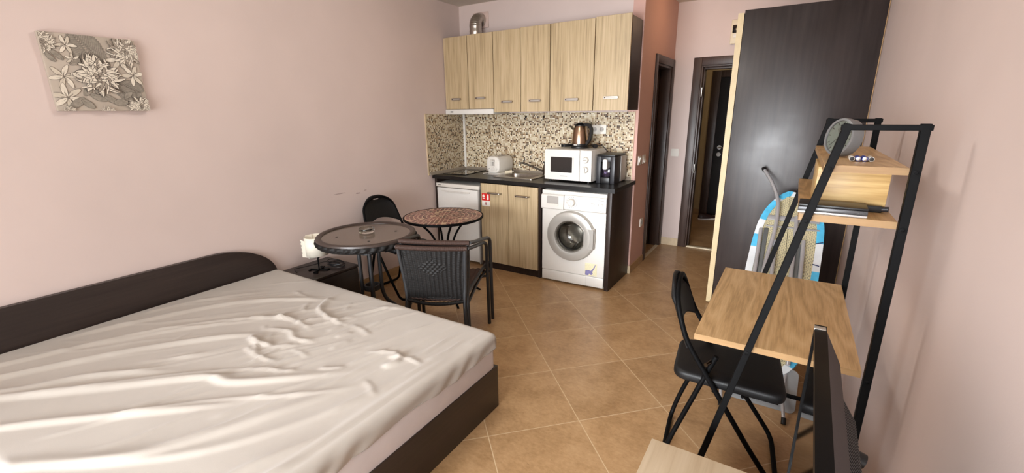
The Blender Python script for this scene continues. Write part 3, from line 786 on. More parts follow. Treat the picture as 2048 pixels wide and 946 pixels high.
# ------------------------------------------------------------------ wicker chairs (local: faces +Y, back at y=0)
def wicker_chair(label):
    t = thing('wicker_chair', label, 'chair', group='stacked wicker bistro chairs')
    HW = .2235
    # back + arm tube in one U
    bm = B()
    arm = fillet([(HW + .045, .445, 0.0), (HW + .04, .435, .62), (HW + .03, .40, .645), (HW + .01, .1, .70), (HW - .0, .0, .722)], .07, 6)
    left = [Vector((-p.x, p.y, p.z)) for p in arm]
    tube(bm, arm, .0125, 12); obj('arm', bm, M_GREYTUBE, t)
    bm = B(); tube(bm, left, .0125, 12); obj('arm', bm, M_GREYTUBE, t)
    # wrapped back bar
    bm = B(); N = 300
    pts = [(HW * (1 - 2 * k / N), -.035 * math.sin(PI * k / N) - .004, .722 + .006 * math.sin(PI * k / N)) for k in range(N + 1)]
    tube(bm, pts, [.0145 + (.0018 if k % 4 < 2 else 0) for k in range(N + 1)], 12); obj('back_bar', bm, M_RATTANB, t, 70)
    # rear legs
    for s in (1, -1):
        bm = B(); tube(bm, fillet([(s * (HW - .01), -.005, .715), (s * (HW - .028), .035, .46), (s * (HW - .035), .03, .36), (s * HW, -.075, 0)], .08, 6), .0135, 12); obj('rear_leg', bm, M_GREYTUBE, t)
    # woven back panel
    bm = B(); nu, nv = 150, 96; g = []
    for i in range(nu + 1):
        u = i / nu * 2 - 1; row = []
        for j in range(nv + 1):
            v = j / nv
            hw = HW - .03 + .022 * v - .012 * math.sin(PI * v)
            x = u * hw; z = .365 + .35 * v
            y = .03 - .03 * v - .035 * (1 - u * u) * (.35 + .65 * v)
            rib = .0022 * math.cos(u * 14 * PI)
            wv = .0012 * math.sin(v * 60 * PI) * math.cos(u * 7 * PI)
            dd = abs(u) / .5 + abs(v - .66) / .17
            if dd < 1:
                rw = (v - .49) / .34 * 8; k_ = int(rw); fu_ = ((u + .5) * 6.5 + .5 * (k_ % 2)) % 1
                rib = .009 * max(0, math.sin(PI * (rw % 1))) ** .5 * max(0, math.sin(PI * min(1, fu_ * 1.15))) ** .4 * .75 - .002; wv = 0
            row.append(bm.verts.new((x, y - rib - wv, z - .02 * (1 - u * u) * (1 - v) * .4)))
        g.append(row)
    for i in range(nu):
        for j in range(nv): bm.faces.new((g[i][j], g[i + 1][j], g[i + 1][j + 1], g[i][j + 1]))
    o = obj('back_panel', bm, M_RATTAN, t, 60); m_ = o.modifiers.new('thickness', 'SOLIDIFY'); m_.thickness = .006
    # seat with wrapped rear rail
    bm = B(); nu, nv = 60, 60; g = []
    for i in range(nu + 1):
        u = i / nu * 2 - 1; row = []
        for j in range(nv + 1):
            v = j / nv
            row.append(bm.verts.new((u * (HW - .03 + .03 * v), .03 + .40 * v - .02 * (1 - u * u) * (1 - v), .375 + .055 * v - .03 * math.sin(PI * v) * (1 - u * u) - .05 * max(0, v - .88) / .12 + .0025 * math.cos(u * 12 * PI))))
        g.append(row)
    for i in range(nu):
        for j in range(nv): bm.faces.new((g[i][j], g[i + 1][j], g[i + 1][j + 1], g[i][j + 1]))
    o = obj('seat', bm, M_RATTANB, t, 60); m_ = o.modifiers.new('thickness', 'SOLIDIFY'); m_.thickness = .01
    bm = B(); N = 160
    tube(bm, [((HW - .04) * (1 - 2 * k / N), .022 - .03 * math.sin(PI * k / N), .36 - .012 * math.sin(PI * k / N)) for k in range(N + 1)], [.011 + (.0016 if k % 4 < 2 else 0) for k in range(N + 1)], 10); obj('seat_rail', bm, M_RATTAN, t, 70)
    for s in (1, -1):
        bm = B(); tube(bm, fillet([(s * (HW - .035), .035, .375), (s * (HW + .0), .43, .43), (s * (HW + .035), .437, .45)], .03), .0105, 10)
        tube(bm, fillet([(s * (HW + .036), .437, .38), (s * (HW - .0), .43, .38), (s * (HW - .02), .3, .36), (s * (HW - .035), .05, .30)], .09), .0095, 10)
        obj('side_rail', bm, M_GREYTUBE, t)
    return t
w1 = wicker_chair('dark wicker bistro chair at the bottom of the stack, its woven back to the bed')
w1.location = (-1.815, 1.95, 0); w1.rotation_euler = (0, 0, math.radians(25))
f = Vector((-math.sin(math.radians(25)), math.cos(math.radians(25)), 0))
w2 = dup(w1, (-1.815 + f.x * .034 + .012, 1.95 + f.y * .034, .03), 23.5, 'dark wicker bistro chair stacked on top of its twin, only bar, arm and seat showing', 'stacked wicker bistro chairs')

# ------------------------------------------------------------------ folding chairs (local: faces +X)
def folding_chair(label):
    t = thing('folding_chair', label, 'chair')
    W = .185
    sx = lambda z: .215 - (.425) * (z / .66) if z < .66 else -.21 - .02 * ((z - .66) / .16)
    bm = B()
    path = [(.215, 0, .016), (.215, W, .016), (sx(.2), W, .2), (sx(.62), W - .005, .62), (-.23, W - .03, .76), (-.24, .07, .82), (-.24, -.07, .82), (-.23, -W + .03, .76), (sx(.62), -W + .005, .62), (sx(.2), -W, .2), (.215, -W, .016), (.215, 0, .016)]
    tube(bm, fillet(path[:-1], .06, 6, closed=True)[0:], .0105, 12, closed=True); obj('back_frame', bm, M_BLACKMET, t)
    bm = B(); V = W - .026
    path = [(-.235, 0, .014), (-.235, V, .014), (-.21, V, .12), (-.075, V, .535), (-.065, V, .56)]
    p2 = [(x, -y, z) for x, y, z in path]
    tube(bm, fillet(p2[::-1] + path[1:], .06, 6), .0105, 12); obj('rear_legs', bm, M_BLACKMET, t)
    # seat
    bm = B(); poly = []
    for x, y in fillet([(-.225, -.15, 0), (.20, -.19, 0), (.20, .19, 0), (-.225, .15, 0)], .055, 8, closed=True) and [(p.x, p.y) for p in fillet([(-.225, -.155, 0), (.195, -.19, 0), (.195, .19, 0), (-.225, .155, 0)], .06, 8, closed=True)]: poly.append((x, y))
    prof = [(.985, -.022), (1, -.014), (1, .002), (.985, .012), (.93, .017), (.6, .019)]
    rings = [[bm.verts.new((x * s, y * s, .445 + dz)) for x, y in poly] for s, dz in prof]
    n = len(poly)
    for A, C in zip(rings, rings[1:]):
        for j in range(n): bm.faces.new((A[j], A[(j + 1) % n], C[(j + 1) % n], C[j]))
    bm.faces.new(rings[-1]); bm.faces.new(rings[0][::-1]); obj('seat', bm, M_BLACKPAD, t, 50)
    bm = B()
    for s in (1, -1): tube(bm, [(-.16, s * .13, .42), (.17, s * .165, .42)], .009, 8)
    tube(bm, [(.08, -W, .345), (.08, W, .345)] if False else [(.045, -W + .01, .415), (.045, W - .01, .415)], .006, 8); obj('seat_rails', bm, M_BLACKMET, t)
    for s in (1, -1):
        bm = B(); cyl(bm, (-.075, s * (V - .012), .535), (-.1, s * (W + .012), .535), .008, 10); obj('pivot', bm, M_DARKSTEEL, t)
    # back rest with hand hole
    bm = B(); nu, nv = 56, 34; g = {}
    for i in range(nu + 1):
        u = i / nu * 2 - 1
        top = .835 - .11 * abs(u) ** 2.6; bot = .605 + .035 * math.cos(u * PI / 2) ** 1.2 - .02 * abs(u) ** 3
        for j in range(nv + 1):
            v = j / nv; z = bot + (top - bot) * v
            g[i, j] = bm.verts.new(((-.234 if z > .76 else -.23 + (.76 - z) * .34) - .028 * (1 - u * u), u * (W - .004 - .025 * v * abs(u)), z))
    for i in range(nu):
        for j in range(nv):
            u = (i + .5) / nu * 2 - 1; v = (j + .5) / nv
            if ((u) / .22) ** 2 + ((v - .93) / .15) ** 2 < 1 and v < .915: continue
            bm.faces.new((g[i, j], g[i + 1, j], g[i + 1, j + 1], g[i, j + 1]))
    bmesh.ops.delete(bm, geom=[v for v in bm.verts if not v.link_faces], context='VERTS')
    o = obj('backrest', bm, M_BLACKPAD, t, 60); m_ = o.modifiers.new('thickness', 'SOLIDIFY'); m_.thickness = .016; m_.offset = 0
    return t
c1 = folding_chair('black folding chair with padded seat pushed under the oak desk')
c1.location = (-.105, 1.945, 0); c1.rotation_euler = (0, 0, math.radians(6))
c2 = dup(c1, (-2.80, 2.60, 0), -5, 'black folding chair by the left wall behind the round glass table')

# ------------------------------------------------------------------ kitchen base row
ZT = .905; YF = 3.47
bm = B(); t = thing('kitchen_worktop', 'long black worktop over fridge, sink cabinet and washing machine', 'worktop', (-2.17, 3.75, .87))
# worktop with a cut-out for the sink bowl
X0, X1, Y0, Y1 = XL + .003 + 2.17, -1.19 + 2.17, YF - 3.75, YK - .001 - 3.75
hx0, hx1, hy0, hy1 = -2.45 + 2.17, -2.095 + 2.17, 3.665 - 3.75, 3.93 - 3.75
for a, b in (((X0, Y0), (hx0, Y1)), ((hx1, Y0), (X1, Y1)), ((hx0, Y0), (hx1, hy0)), ((hx0, hy1), (hx1, Y1))): box(bm, (a[0], a[1], 0), (b[0], b[1], .035))
bmesh.ops.remove_doubles(bm, verts=bm.verts[:], dist=1e-5)
obj('top_slab', bm, M_BLACKTOP, t)
e = bxo('end_panel', (-.018, -.27, 0), (.018, .28, .869), M_WENGEV); e.location = (-1.232, 3.755, 0); tag(e, 'dark end panel beside the washing machine, hall side of the kitchen row', 'panel')
e = bxo('end_panel', (-.014, -.25, 0), (.014, .28, .869), M_WENGEV); e.location = (-3.137, 3.755, 0); tag(e, 'dark end panel between the left wall and the fridge', 'panel')

def handle_bm(bm, cx, y, cz, L, H):
    prism(bm, rrect(cx - L / 2, cz - H / 2, cx + L / 2, cz + H / 2, H * .49, 6), lambda u, v, d: (u, y - d, v), .014, .02)
    out = rrect(cx - L / 2, cz - H / 2, cx + L / 2, cz + H / 2, H * .49, 6)
    cyl(bm, (cx - L * .38, y, cz), (cx - L * .38, y - .016, cz), .005, 8); cyl(bm, (cx + L * .38, y, cz), (cx + L * .38, y - .016, cz), .005, 8)
def kdoor(t, x0, x1, z0, z1, y, hx, hz, hl=.12, hh=.021, arched=False):
    """door in the cabinet's local frame"""
    bm = B(); box(bm, (x0, y - .018, z0), (x1, y, z1), .0015, 1); d = obj('door', bm, M_DOORWOOD, t)
    bm = B()
    if arched: tube(bm, fillet([(hx - hl / 2, y - .018, hz), (hx - hl / 2 + .008, y - .044, hz), (hx + hl / 2 - .008, y - .044, hz), (hx + hl / 2, y - .018, hz)], .02), .0085, 10)
    else:
        handle_bm(bm, hx, y - .018, hz, hl, hh)
    h = obj('handle', bm, M_STEEL, d)
    bm = B()
    if arched: cyl(bm, (hx - hl / 2 + .012, y - .05, hz), (hx - hl / 2 + .012, y - .0535, hz), .005, 12)
    else:
        prism(bm, rrect(hx - hl * .33, hz - hh * .2, hx + hl * .36, hz + hh * .22, hh * .2, 4), lambda u, v, dd: (u, y - .018 - dd, v), .0201, .0207)
    obj('handle_slot', bm, M_SILVERPL, d)
    bm = B(); prism(bm, [(hx - hl * .4 + .005 * math.cos(k * PI / 6), hz + .005 * math.sin(k * PI / 6)) for k in range(12)], lambda u, v, dd: (u, y - .018 - dd, v), .0201 if not arched else .034, .021 if not arched else .0355); obj('handle_dot', bm, M_DARKSTEEL, d)
    return d
# sink cabinet
t = thing('sink_cabinet', 'two-door light wood sink cabinet between fridge and washing machine', 'cabinet', (-2.22, 3.49, 0))
bm = B(); 
for a, b in (((-.335, .0, .0), (-.318, .53, .868)), ((.318, -.004, .0), (.345, .53, .868)), ((-.318, .0, .0), (.318, .02, .068)), ((-.318, .5, .07), (.318, .52, .868)), ((-.318, .02, .06), (.318, .5, .075))): box(bm, a, b, .001, 1)
obj('carcass', bm, M_WENGEV, t)
dl = kdoor(t, -.317, -.003, .072, .862, 0, -.152, .775, .15, .02, True); kdoor(t, .001, .317, .072, .862, 0, .158, .772, .145, .02, True)
bm = B(); fn = lambda u, v, d: (-.259 + u, -.0185 - d, .69 + v)
prism(bm, [(-.046, .004), (.05, .004), (.05, .075), (-.046, .075)], fn, 0, .0005)
st = obj('fire_sticker', bm, M_RED, dl, label='red fire extinguisher sticker')
bm = B(); prism(bm, [(-.046, -.05), (.05, -.05), (.05, .003), (-.046, .003)], fn, 0, .0005); 
obj('arrow_sticker', bm, M_PAPER, dl, label='white sticker with a red arrow')
bm = B()
prism(bm, rrect(.014, .012, .036, .066, .008), fn, .0006, .0009)
prism(bm, [(-.04, .045), (-.034, .06), (-.028, .05), (-.022, .068), (-.014, .05), (-.01, .045), (-.014, .038), (-.034, .038)], fn, .0006, .0009)
prism(bm, [(-.036, .022), (-.012, .022), (-.012, .030), (-.036, .030)], fn, .0006, .0009)
obj('pictogram', bm, M_PAPER, dl)
bm = B(); prism(bm, [(-.003, -.008), (.006, -.008), (.006, -.026), (.013, -.026), (.0015, -.044), (-.010, -.026), (-.003, -.026)], fn, .0006, .0009); obj('arrow', bm, plain('dark red ink', '#8c1d24', .5), dl)

# fridge
t = thing('fridge', 'white under-counter fridge behind the red mosaic table', 'fridge', (-2.845, 3.5, 0))
bxo('cabinet_body', (-.272, .05, .015), (.272, .52, .79), M_WHITE, t, .004)
bxo('lid', (-.275, -.015, .785), (.275, .52, .825), plain('warm white lid', '#d8d2c8', .35, var=.01), t, .006)
bm = B(); box(bm, (-.272, -.005, .03), (.272, .046, .778), .006); d = obj('door', bm, M_WHITE, t)
bm = B(); prism(bm, [(-.225, .752), (.16, .752), (.155, .742), (.10, .732), (-.14, .732), (-.20, .742)], lambda u, v, q: (u, -.005 - q, v), 0, .006); obj('door_grip', bm, plain('grip groove', '#cfcac2', .35), d)
bm = B(); prism(bm, [(-.25, .808), (-.21, .808), (-.21, .802), (-.25, .802)], lambda u, v, q: (u, -.0152 - q, v), 0, .0005); obj('maker_mark', bm, M_INK, t)
bm = B(); box(bm, (.262, -.02, .02), (.276, .04, .785), .002); obj('door_edge_strip', bm, M_GREYPL, t)
for s in (-1, 1):
    bm = B(); cyl(bm, (s * .22, .1, 0), (s * .22, .1, .02), .018, 12); obj('foot', bm, M_BLACK, t)

# washing machine (local origin at front centre, floor)
t = thing('washing_machine', 'white front-loading washing machine with grey porthole door', 'washing machine', (-1.553, 3.474, 0), 2)
W2 = .296
bm = B()
for a, b in (((-W2, .03, .012), (-W2 + .012, .50, .82)), ((W2 - .012, .03, .012), (W2, .50, .82)), ((-W2 + .012, .488, .012), (W2 - .012, .50, .82)), ((-W2 + .012, .03, .012), (W2 - .012, .488, .03))): box(bm, a, b, .002)
obj('body', bm, M_WHITE, t)
bxo('top_lid', (-W2 - .002, -.005, .82), (W2 + .002, .50, .856), M_WHITE, t, .008)
bm = B()
def sq(k, n=72):
    a = 2 * PI * k / n; c, s_ = math.cos(a), math.sin(a)
    q = 1 / max(abs(c), abs(s_)); u, v = c * q, s_ * q
    return (-.012 * (1 - abs(u)) + u * W2, (.69 - .462) * v + .462 if v > 0 else .462 + v * (.462 - .115))
frame_bar(bm, [sq(k) for k in range(72)], [(-.012 + .148 * math.cos(2 * PI * k / 72), .462 + .148 * math.sin(2 * PI * k / 72)) for k in range(72)], lambda u, v, d: (u, d, v), 0, .03); obj('front_panel', bm, M_WHITE, t)
bm = B(); box(bm, (-W2, -.004, .018), (W2, .03, .112), .006); kp = obj('kick_panel', bm, M_WHITE, t)
bm = B(); box(bm, (.135, -.0045, .022), (.1362, -.0035, .108)); obj('flap_seam', bm, M_GREYPL, kp)
bm = B(); prism(bm, [(-.004, .692), (-.012, .70), (-.008, .81), (.0, .82), (.03, .82), (.03, .692)], lambda u, v, d: (d, u, v), -.082, W2); cpn = obj('control_panel', bm, M_WHITE, t)
bm = B(); prism(bm, [(-.010, .688), (-.018, .697), (-.014, .81), (.0, .82), (.03, .82), (.03, .688)], lambda u, v, d: (d, u, v), -W2 - .004, -.086); dr = obj('detergent_drawer', bm, M_WHITE, t)
bm = B(); prism(bm, rrect(-.245, .722, -.135, .806, .01), lambda u, v, d: (u, -.014 - d - (.809 - v) * .03, v), 0, .002); obj('drawer_grip', bm, M_GREYPL, dr)
bm = B(); prism(bm, rrect(-.245, .722, -.135, .74, .006), lambda u, v, d: (u, -.016 - d, v), 0, .006); obj('grip_lip', bm, M_WHITEPL, dr)
bm = B(); lathe(bm, [(0, .024), (.026, .024), (.031, .018), (.033, 0)], n=32, mat=Matrix.Translation((-.012, -.011, .763)) @ Matrix.Rotation(PI / 2, 4, 'X')); kn = obj('program_dial', bm, M_WHITEPL, t)
bm = B(); box(bm, (-.015, -.0385, .738), (-.009, -.034, .788), .001); obj('dial_bar', bm, M_WHITEPL, kn)
bm = B()
out = [(-.012 + .0345 * math.cos(2 * PI * k / 32), .763 + .0345 * math.sin(2 * PI * k / 32)) for k in range(32)]; inn = [(-.012 + .0325 * math.cos(2 * PI * k / 32), .763 + .0325 * math.sin(2 * PI * k / 32)) for k in range(32)]
frame_bar(bm, out, inn, lambda u, v, d: (u, -.0112 - d, v), 0, .001)
for k in range(16):
    a = 2 * PI * k / 16; r = .047
    prism(bm, rrect(-.012 + r * math.cos(a) - .003, .763 + r * math.sin(a) - .0022, -.012 + r * math.cos(a) + .003, .763 + r * math.sin(a) + .0022, .001, 2), lambda u, v, d: (u, -.0108 - d, v), 0, .0012)
obj('dial_marks', bm, M_GREYINK, cpn)
for k in range(3):
    bm = B(); prism(bm, rrect(.165 + k * .037, .752, .19 + k * .037, .768, .002, 2), lambda u, v, d: (u, -.0108 - d, v), 0, .003); obj('button', bm, M_WHITEPL, cpn)
for k in range(3):
    bm = B(); out = rrect(.163 + k * .037, .750, .192 + k * .037, .770, .003, 2); inn = rrect(.1655 + k * .037, .7525, .1895 + k * .037, .7675, .002, 2)
    frame_bar(bm, out, inn, lambda u, v, d: (u, -.0108 - d, v), 0, .001); obj('button_outline', bm, M_GREYINK, cpn)
bm = B(); prism(bm, rrect(.225, .797, .275, .801, .001, 2), lambda u, v, d: (u, -.0092 - d, v), 0, .001); obj('model_mark', bm, M_GREYINK, cpn)
bm = B(); prism(bm, rrect(.245, .705, .28, .709, .001, 2), lambda u, v, d: (u, -.012 - d, v), 0, .001); obj('maker_mark', bm, M_GREYINK, cpn)
DCX, DCZ = -.012, .462
rot = Matrix.Translation((DCX, 0, DCZ)) @ Matrix.Rotation(PI / 2, 4, 'X')
bm = B(); lathe(bm, [(.225, 0), (.227, .018), (.215, .036), (.175, .046), (.145, .04), (.136, .02), (.14, 0)], n=72, mat=rot)
box(bm, (DCX + .12, -.034, DCZ - .095), (DCX + .222, -.004, DCZ + .095), .012, 3)
ring_o = obj('porthole_door', bm, M_SILVERPL, t)
bm = B(); prism(bm, rrect(DCX + .158, DCZ - .088, DCX + .216, DCZ + .088, .008), lambda u, v, d: (u, -.037 - d, v), 0, .006); obj('door_latch', bm, plain('latch grey', '#9b9791', .35), ring_o)
bm = B(); lathe(bm, [(.137, .022), (.134, .03), (.12, .0), (.1, -.045), (.07, -.068), (0, -.075)], n=48, mat=rot); gl = obj('door_glass', bm, M_GLASS, ring_o, 80)
bm = B(); lathe(bm, [(.138, .016), (.129, .024), (.129, .01), (.133, 0)], n=48, mat=rot); obj('glass_ring', bm, M_CHROME, ring_o)
# the drum behind the glass
rin = Matrix.Translation((DCX, 0, DCZ)) @ Matrix.Rotation(-PI / 2, 4, 'X')
bm = B(); lathe(bm, [(.147, .004), (.138, .01), (.136, .03), (.15, .045), (.17, .05)], n=48, mat=rin); obj('door_gasket', bm, plain('grey rubber gasket', '#4a4846', .6), t)
bm = B(); lathe(bm, [(.172, .052), (.215, .07), (.215, .36), (.19, .38), (0, .375)], n=64, mat=rin)
for k in range(30):
    a = 2 * PI * k / 30
    for y in (.1, .14, .18, .22, .26, .30):
        aa = a + (y * 25) % .2; lathe(bm, [(.007, 0), (.004, .004), (0, .0045)], n=6, mat=Matrix.Translation((DCX + .2145 * math.cos(aa), y, DCZ + .2145 * math.sin(aa))) @ Matrix.Rotation(aa, 4, 'Y').inverted() @ Matrix.Rotation(-PI / 2, 4, 'Y'))
dm = obj('drum', bm, M_STEEL, t)
for k in range(3):
    a = 2 * PI * k / 3 + .5; ca, sa = math.cos(a), math.sin(a)
    bm = B(); tube(bm, [(DCX + .2 * ca, .08, DCZ + .2 * sa), (DCX + .2 * ca, .36, DCZ + .2 * sa)], .03, 12); obj('drum_paddle', bm, M_CHROME, dm)
bm = B(); prism(bm, [(.125, .12), (.235, .12), (.235, .235), (.125, .235)], lambda u, v, d: (u, -.0005 - d, v), 0, .0006); so_ = obj('sticker', bm, M_YELLOWP, t, label='faded pale sticker with violet print')
bm = B(); f2 = lambda u, v, d: (u, -.0012 - d, v)
prism(bm, [(.127, .122), (.16, .122), (.165, .14), (.185, .126), (.2, .145), (.188, .165), (.16, .17), (.13, .165)], f2, 0, .0004)
prism(bm, [(.18, .165), (.195, .16), (.215, .2), (.222, .225), (.216, .226), (.205, .2)], f2, 0, .0004); obj('sticker_print', bm, M_PURPLE, so_)
for s in (-1, 1):
    bm = B(); cyl(bm, (s * .24, .06, 0), (s * .24, .06, .02), .02, 12); obj('foot', bm, M_BLACK, t)

# hob
t = thing('ceramic_hob', 'black glass two-ring hob set on the worktop above the fridge', 'hob', (-2.968, 3.79, ZT), 5)
bm = B(); prism(bm, rrect(-.142, -.215, .142, .215, .012), lambda u, v, d: (u, v, d), 0, .007); obj('glass_plate', bm, M_BLACKGL, t)
for (y, r) in ((.09, .085), (-.09, .07)):
    bm = B(); lathe(bm, [(r - .003, .0071), (r - .003, .0076), (r, .0076), (r, .0071)], (0, y, 0), 48); obj('heat_ring', bm, M_GREYPL, t)
# sink
t = thing('sink', 'stainless steel inset sink beside the microwave', 'sink', (-2.27, 3.805, ZT))
bm = B()
o_ = rrect(-.225, -.185, .225, .215, .02); i1 = rrect(-.165, -.125, .162, .11, .04); i2 = rrect(-.135, -.105, .135, .09, .05)
L_ = [(o_, 0), (o_, .006), (i1, .004), (i1, 0), (i2, -.13)]
V_ = [[bm.verts.new((u, v, z)) for u, v in l] for l, z in L_]
for A_, C_ in zip(V_, V_[1:]):
    for i in range(len(A_)): k = (i + 1) % len(A_); bm.faces.new((A_[i], A_[k], C_[k], C_[i]))
bm.faces.new(V_[-1]); obj('basin', bm, M_STEEL, t, 50)
bm = B(); lathe(bm, [(0, -.126), (.035, -.126), (.04, -.129)], n=24); obj('drain', bm, M_DARKSTEEL, t)
t = thing('faucet', 'low swivel faucet with a long thin spout over the sink', 'faucet', (-2.09, 3.965, ZT + .006))
bm = B(); lathe(bm, [(0, 0), (.026, 0), (.026, .006), (.021, .012), (.019, .085), (.014, .098), (0, .1)], n=24); obj('valve_body', bm, M_DARKSTEEL, t)
bm = B(); tube(bm, fillet([(-.01, -.005, .03), (-.10, -.05, .075), (-.2, -.1, .118), (-.222, -.11, .118), (-.228, -.113, .098)], .03), [.010] * 1 + [.0095] * 50 if False else .0095, 12); obj('spout', bm, M_DARKSTEEL, t)
bm = B(); cyl(bm, (-.226, -.112, .1), (-.2275, -.113, .092), .0125, 14); obj('aerator', bm, M_CHROME, t)
bm = B(); tube(bm, [(0, 0, .1), (0, 0, .118), (.004, -.04, .128)], [.012, .011, .007], 10); obj('lever', bm, M_BLACK, t)
# toaster
t = thing('toaster', 'rounded white two-slice toaster between hob and sink', 'toaster', (-2.58, 3.885, ZT), -6)
bm = B(); pr = rrect(-.085, .012, .085, .184, .058, 8)
rings = []
for y, s in ((-.115, .9), (-.112, .96), (-.1, 1), (.1, 1), (.112, .96), (.115, .9)):
    rings.append([bm.verts.new((u * s, y, .1 + (v - .1) * s)) for u, v in pr])
for A_, C_ in zip(rings, rings[1:]):
    for i in range(len(A_)): k = (i + 1) % len(A_); bm.faces.new((A_[i], A_[k], C_[k], C_[i]))
bm.faces.new(rings[0]); bm.faces.new(rings[-1][::-1]); obj('shell', bm, M_WHITEPL, t, 50)
bm = B(); box(bm, (-.078, -.105, 0), (.078, .105, .016), .004); obj('base', bm, M_WHITEPL, t)
bm = B()
for s in (-.028, .028): box(bm, (s - .013, -.075, .178), (s + .013, .075, .1835), .001)
obj('bread_slots', bm, M_INK, t)
bm = B(); prism(bm, rrect(-.028, .085, .028, .155, .006), lambda u, v, d: (u, -.115 - d, v), 0, .002); lp = obj('lever_plate', bm, plain('pale grey plate', '#c6c0b8', .4), t)
bm = B(); box(bm, (.001, -.1195, .09), (.011, -.117, .15)); obj('lever_slot', bm, M_GREYINK, t)
bm = B(); box(bm, (-.022, -.135, .132), (.03, -.117, .143), .003); obj('lever', bm, M_WHITEPL, t)
bm = B()
for k, (x, z) in enumerate(((-.06, .06), (-.06, .043), (-.045, .06), (.055, .06), (.045, .045))): prism(bm, [(x + .005 * math.cos(q * PI / 4), z + .005 * math.sin(q * PI / 4)) for q in range(8)], lambda u, v, d: (u, -.1135 - d, v), 0, .004)
obj('buttons', bm, M_GREYPL, t)
bm = B(); prism(bm, [(.022 * math.cos(q * PI / 10), .055 + .022 * math.sin(q * PI / 10)) for q in range(20)], lambda u, v, d: (u, -.114 - d, v), 0, .006); obj('browning_dial', bm, plain('dial plastic', '#cfc9c1', .4), t)
bm = B(); tube(bm, fillet([(-.08, -.06, .012), (-.13, -.09, .006), (-.11, -.155, .006), (-.03, -.165, .006), (.07, -.13, .006), (.11, -.06, .006), (.135, .02, .012)], .05), .004, 8); obj('power_cord', bm, M_WHITEPL, t)
bm = B(); cyl(bm, (.11, -.055, .021), (.155, -.02, .028), .017, 14); cyl(bm, (.154, -.021, .028), (.168, -.01, .03), .0205, 14); pg = obj('plug', bm, M_CREAMPL, t)
bm = B()
for s in (-.008, .008): cyl(bm, (.166 + s * .6, -.0115 - s * .8, .03), (.18 + s * .6, 0 - s * .8, .032), .0025, 8)
obj('plug_pins', bm, M_STEEL, pg)
# microwave
t = thing('microwave', 'white microwave oven with dark window and two dials', 'microwave', (-1.698, 3.65, ZT), -1.5)
bm = B(); box(bm, (-.23, .012, .016), (.23, .33, .288), .004); obj('housing', bm, M_WHITE, t)
for x in (-.19, .19):
    for y in (.04, .29):
        bm = B(); cyl(bm, (x, y, 0), (x, y, .017), .014, 12); obj('foot', bm, M_BLACK, t)
bm = B(); prism(bm, rrect(-.23, .018, .118, .286, .006), lambda u, v, d: (u, .012 - d, v), 0, .016); d = obj('door', bm, M_WHITE, t)
bm = B(); prism(bm, rrect(-.18, .078, .062, .228, .012), lambda u, v, q: (u, -.004 - q, v), 0, .0035); obj('door_bezel', bm, M_WHITE, d)
bm = B(); prism(bm, rrect(-.168, .086, .048, .222, .004), lambda u, v, q: (u, -.0078 - q, v), 0, .001); obj('door_window', bm, plain('dark window mesh', '#2a2624', .12, var=.2, scale=300), d)
bm = B(); prism(bm, rrect(-.07, .05, .0, .056, .001, 2), lambda u, v, q: (u, -.0042 - q, v), 0, .0004); obj('maker_mark', bm, M_GREYPL, d)
bm = B(); prism(bm, rrect(.121, .018, .23, .286, .006), lambda u, v, d: (u, .012 - d, v), 0, .013); p_ = obj('control_panel', bm, M_WHITE, t)
for z, nm in ((.205, 'power_dial'), (.12, 'timer_dial')):
    bm = B(); lathe(bm, [(0, .018), (.021, .018), (.0245, .012), (.026, 0)], n=28, mat=Matrix.Translation((.176, -.001, z)) @ Matrix.Rotation(PI / 2, 4, 'X')); k_ = obj(nm, bm, plain('dial white', '#dcd7ce', .35), t)
    bm = B(); a = 0 if z > .2 else 1
    box(bm, (.174, -.0235, z - .018), (.178, -.019, z + .018), .0005) if a else box(bm, (.160, -.0235, z - .002), (.192, -.019, z + .002), .0005); obj('dial_bar', bm, M_GREYINK, k_)
    bm = B(); frame_bar(bm, [(.176 + .0285 * math.cos(2 * PI * k / 28), z + .0285 * math.sin(2 * PI * k / 28)) for k in range(28)], [(.176 + .0265 * math.cos(2 * PI * k / 28), z + .0265 * math.sin(2 * PI * k / 28)) for k in range(28)], lambda u, v, q: (u, -.0012 - q, v), 0, .0008); obj('dial_ring', bm, M_GREYINK, p_)
bm = B(); prism(bm, rrect(.132, .028, .218, .078, .003), lambda u, v, q: (u, -.001 - q, v), 0, .004); obj('door_button', bm, M_WHITEPL, t)
# coffee machine
t = thing('coffee_machine', 'slim black capsule coffee machine with violet water tank beside the microwave', 'coffee machine', (-1.369, 3.72, ZT), -1)
bm = B()
for a, b in (((-.083, 0, .0), (-.045, .26, .235)), ((.045, 0, .0), (.083, .26, .235)), ((-.045, .0, .19), (.045, .26, .235)), ((-.045, .075, .0), (.045, .26, .19))): box(bm, a, b, .003)
obj('body', bm, M_DKGREY, t)
bm = B(); box(bm, (-.083, .0, .236), (.083, .27, .25), .005); obj('top_cover', bm, M_BLACK, t)
bm = B(); box(bm, (-.042, -.004, .0), (.042, .075, .055), .004); obj('drip_tray', bm, M_BLACK, t)
bm = B(); prism(bm, rrect(-.019, .125, .019, .21, .012), lambda u, v, d: (u, -d, v), -.06, .016); obj('spout', bm, M_WHITEPL, t, label='white rounded spout')
bm = B(); box(bm, (-.036, .02, .058), (.036, .07, .135), .006); obj('cup_tank', bm, glass('violet tinted glass', '#b9a6c9'), t)
bm = B(); box(bm, (.084, .14, .01), (.09, .28, .23), .002); obj('side_tank', bm, M_GREYPL, t)
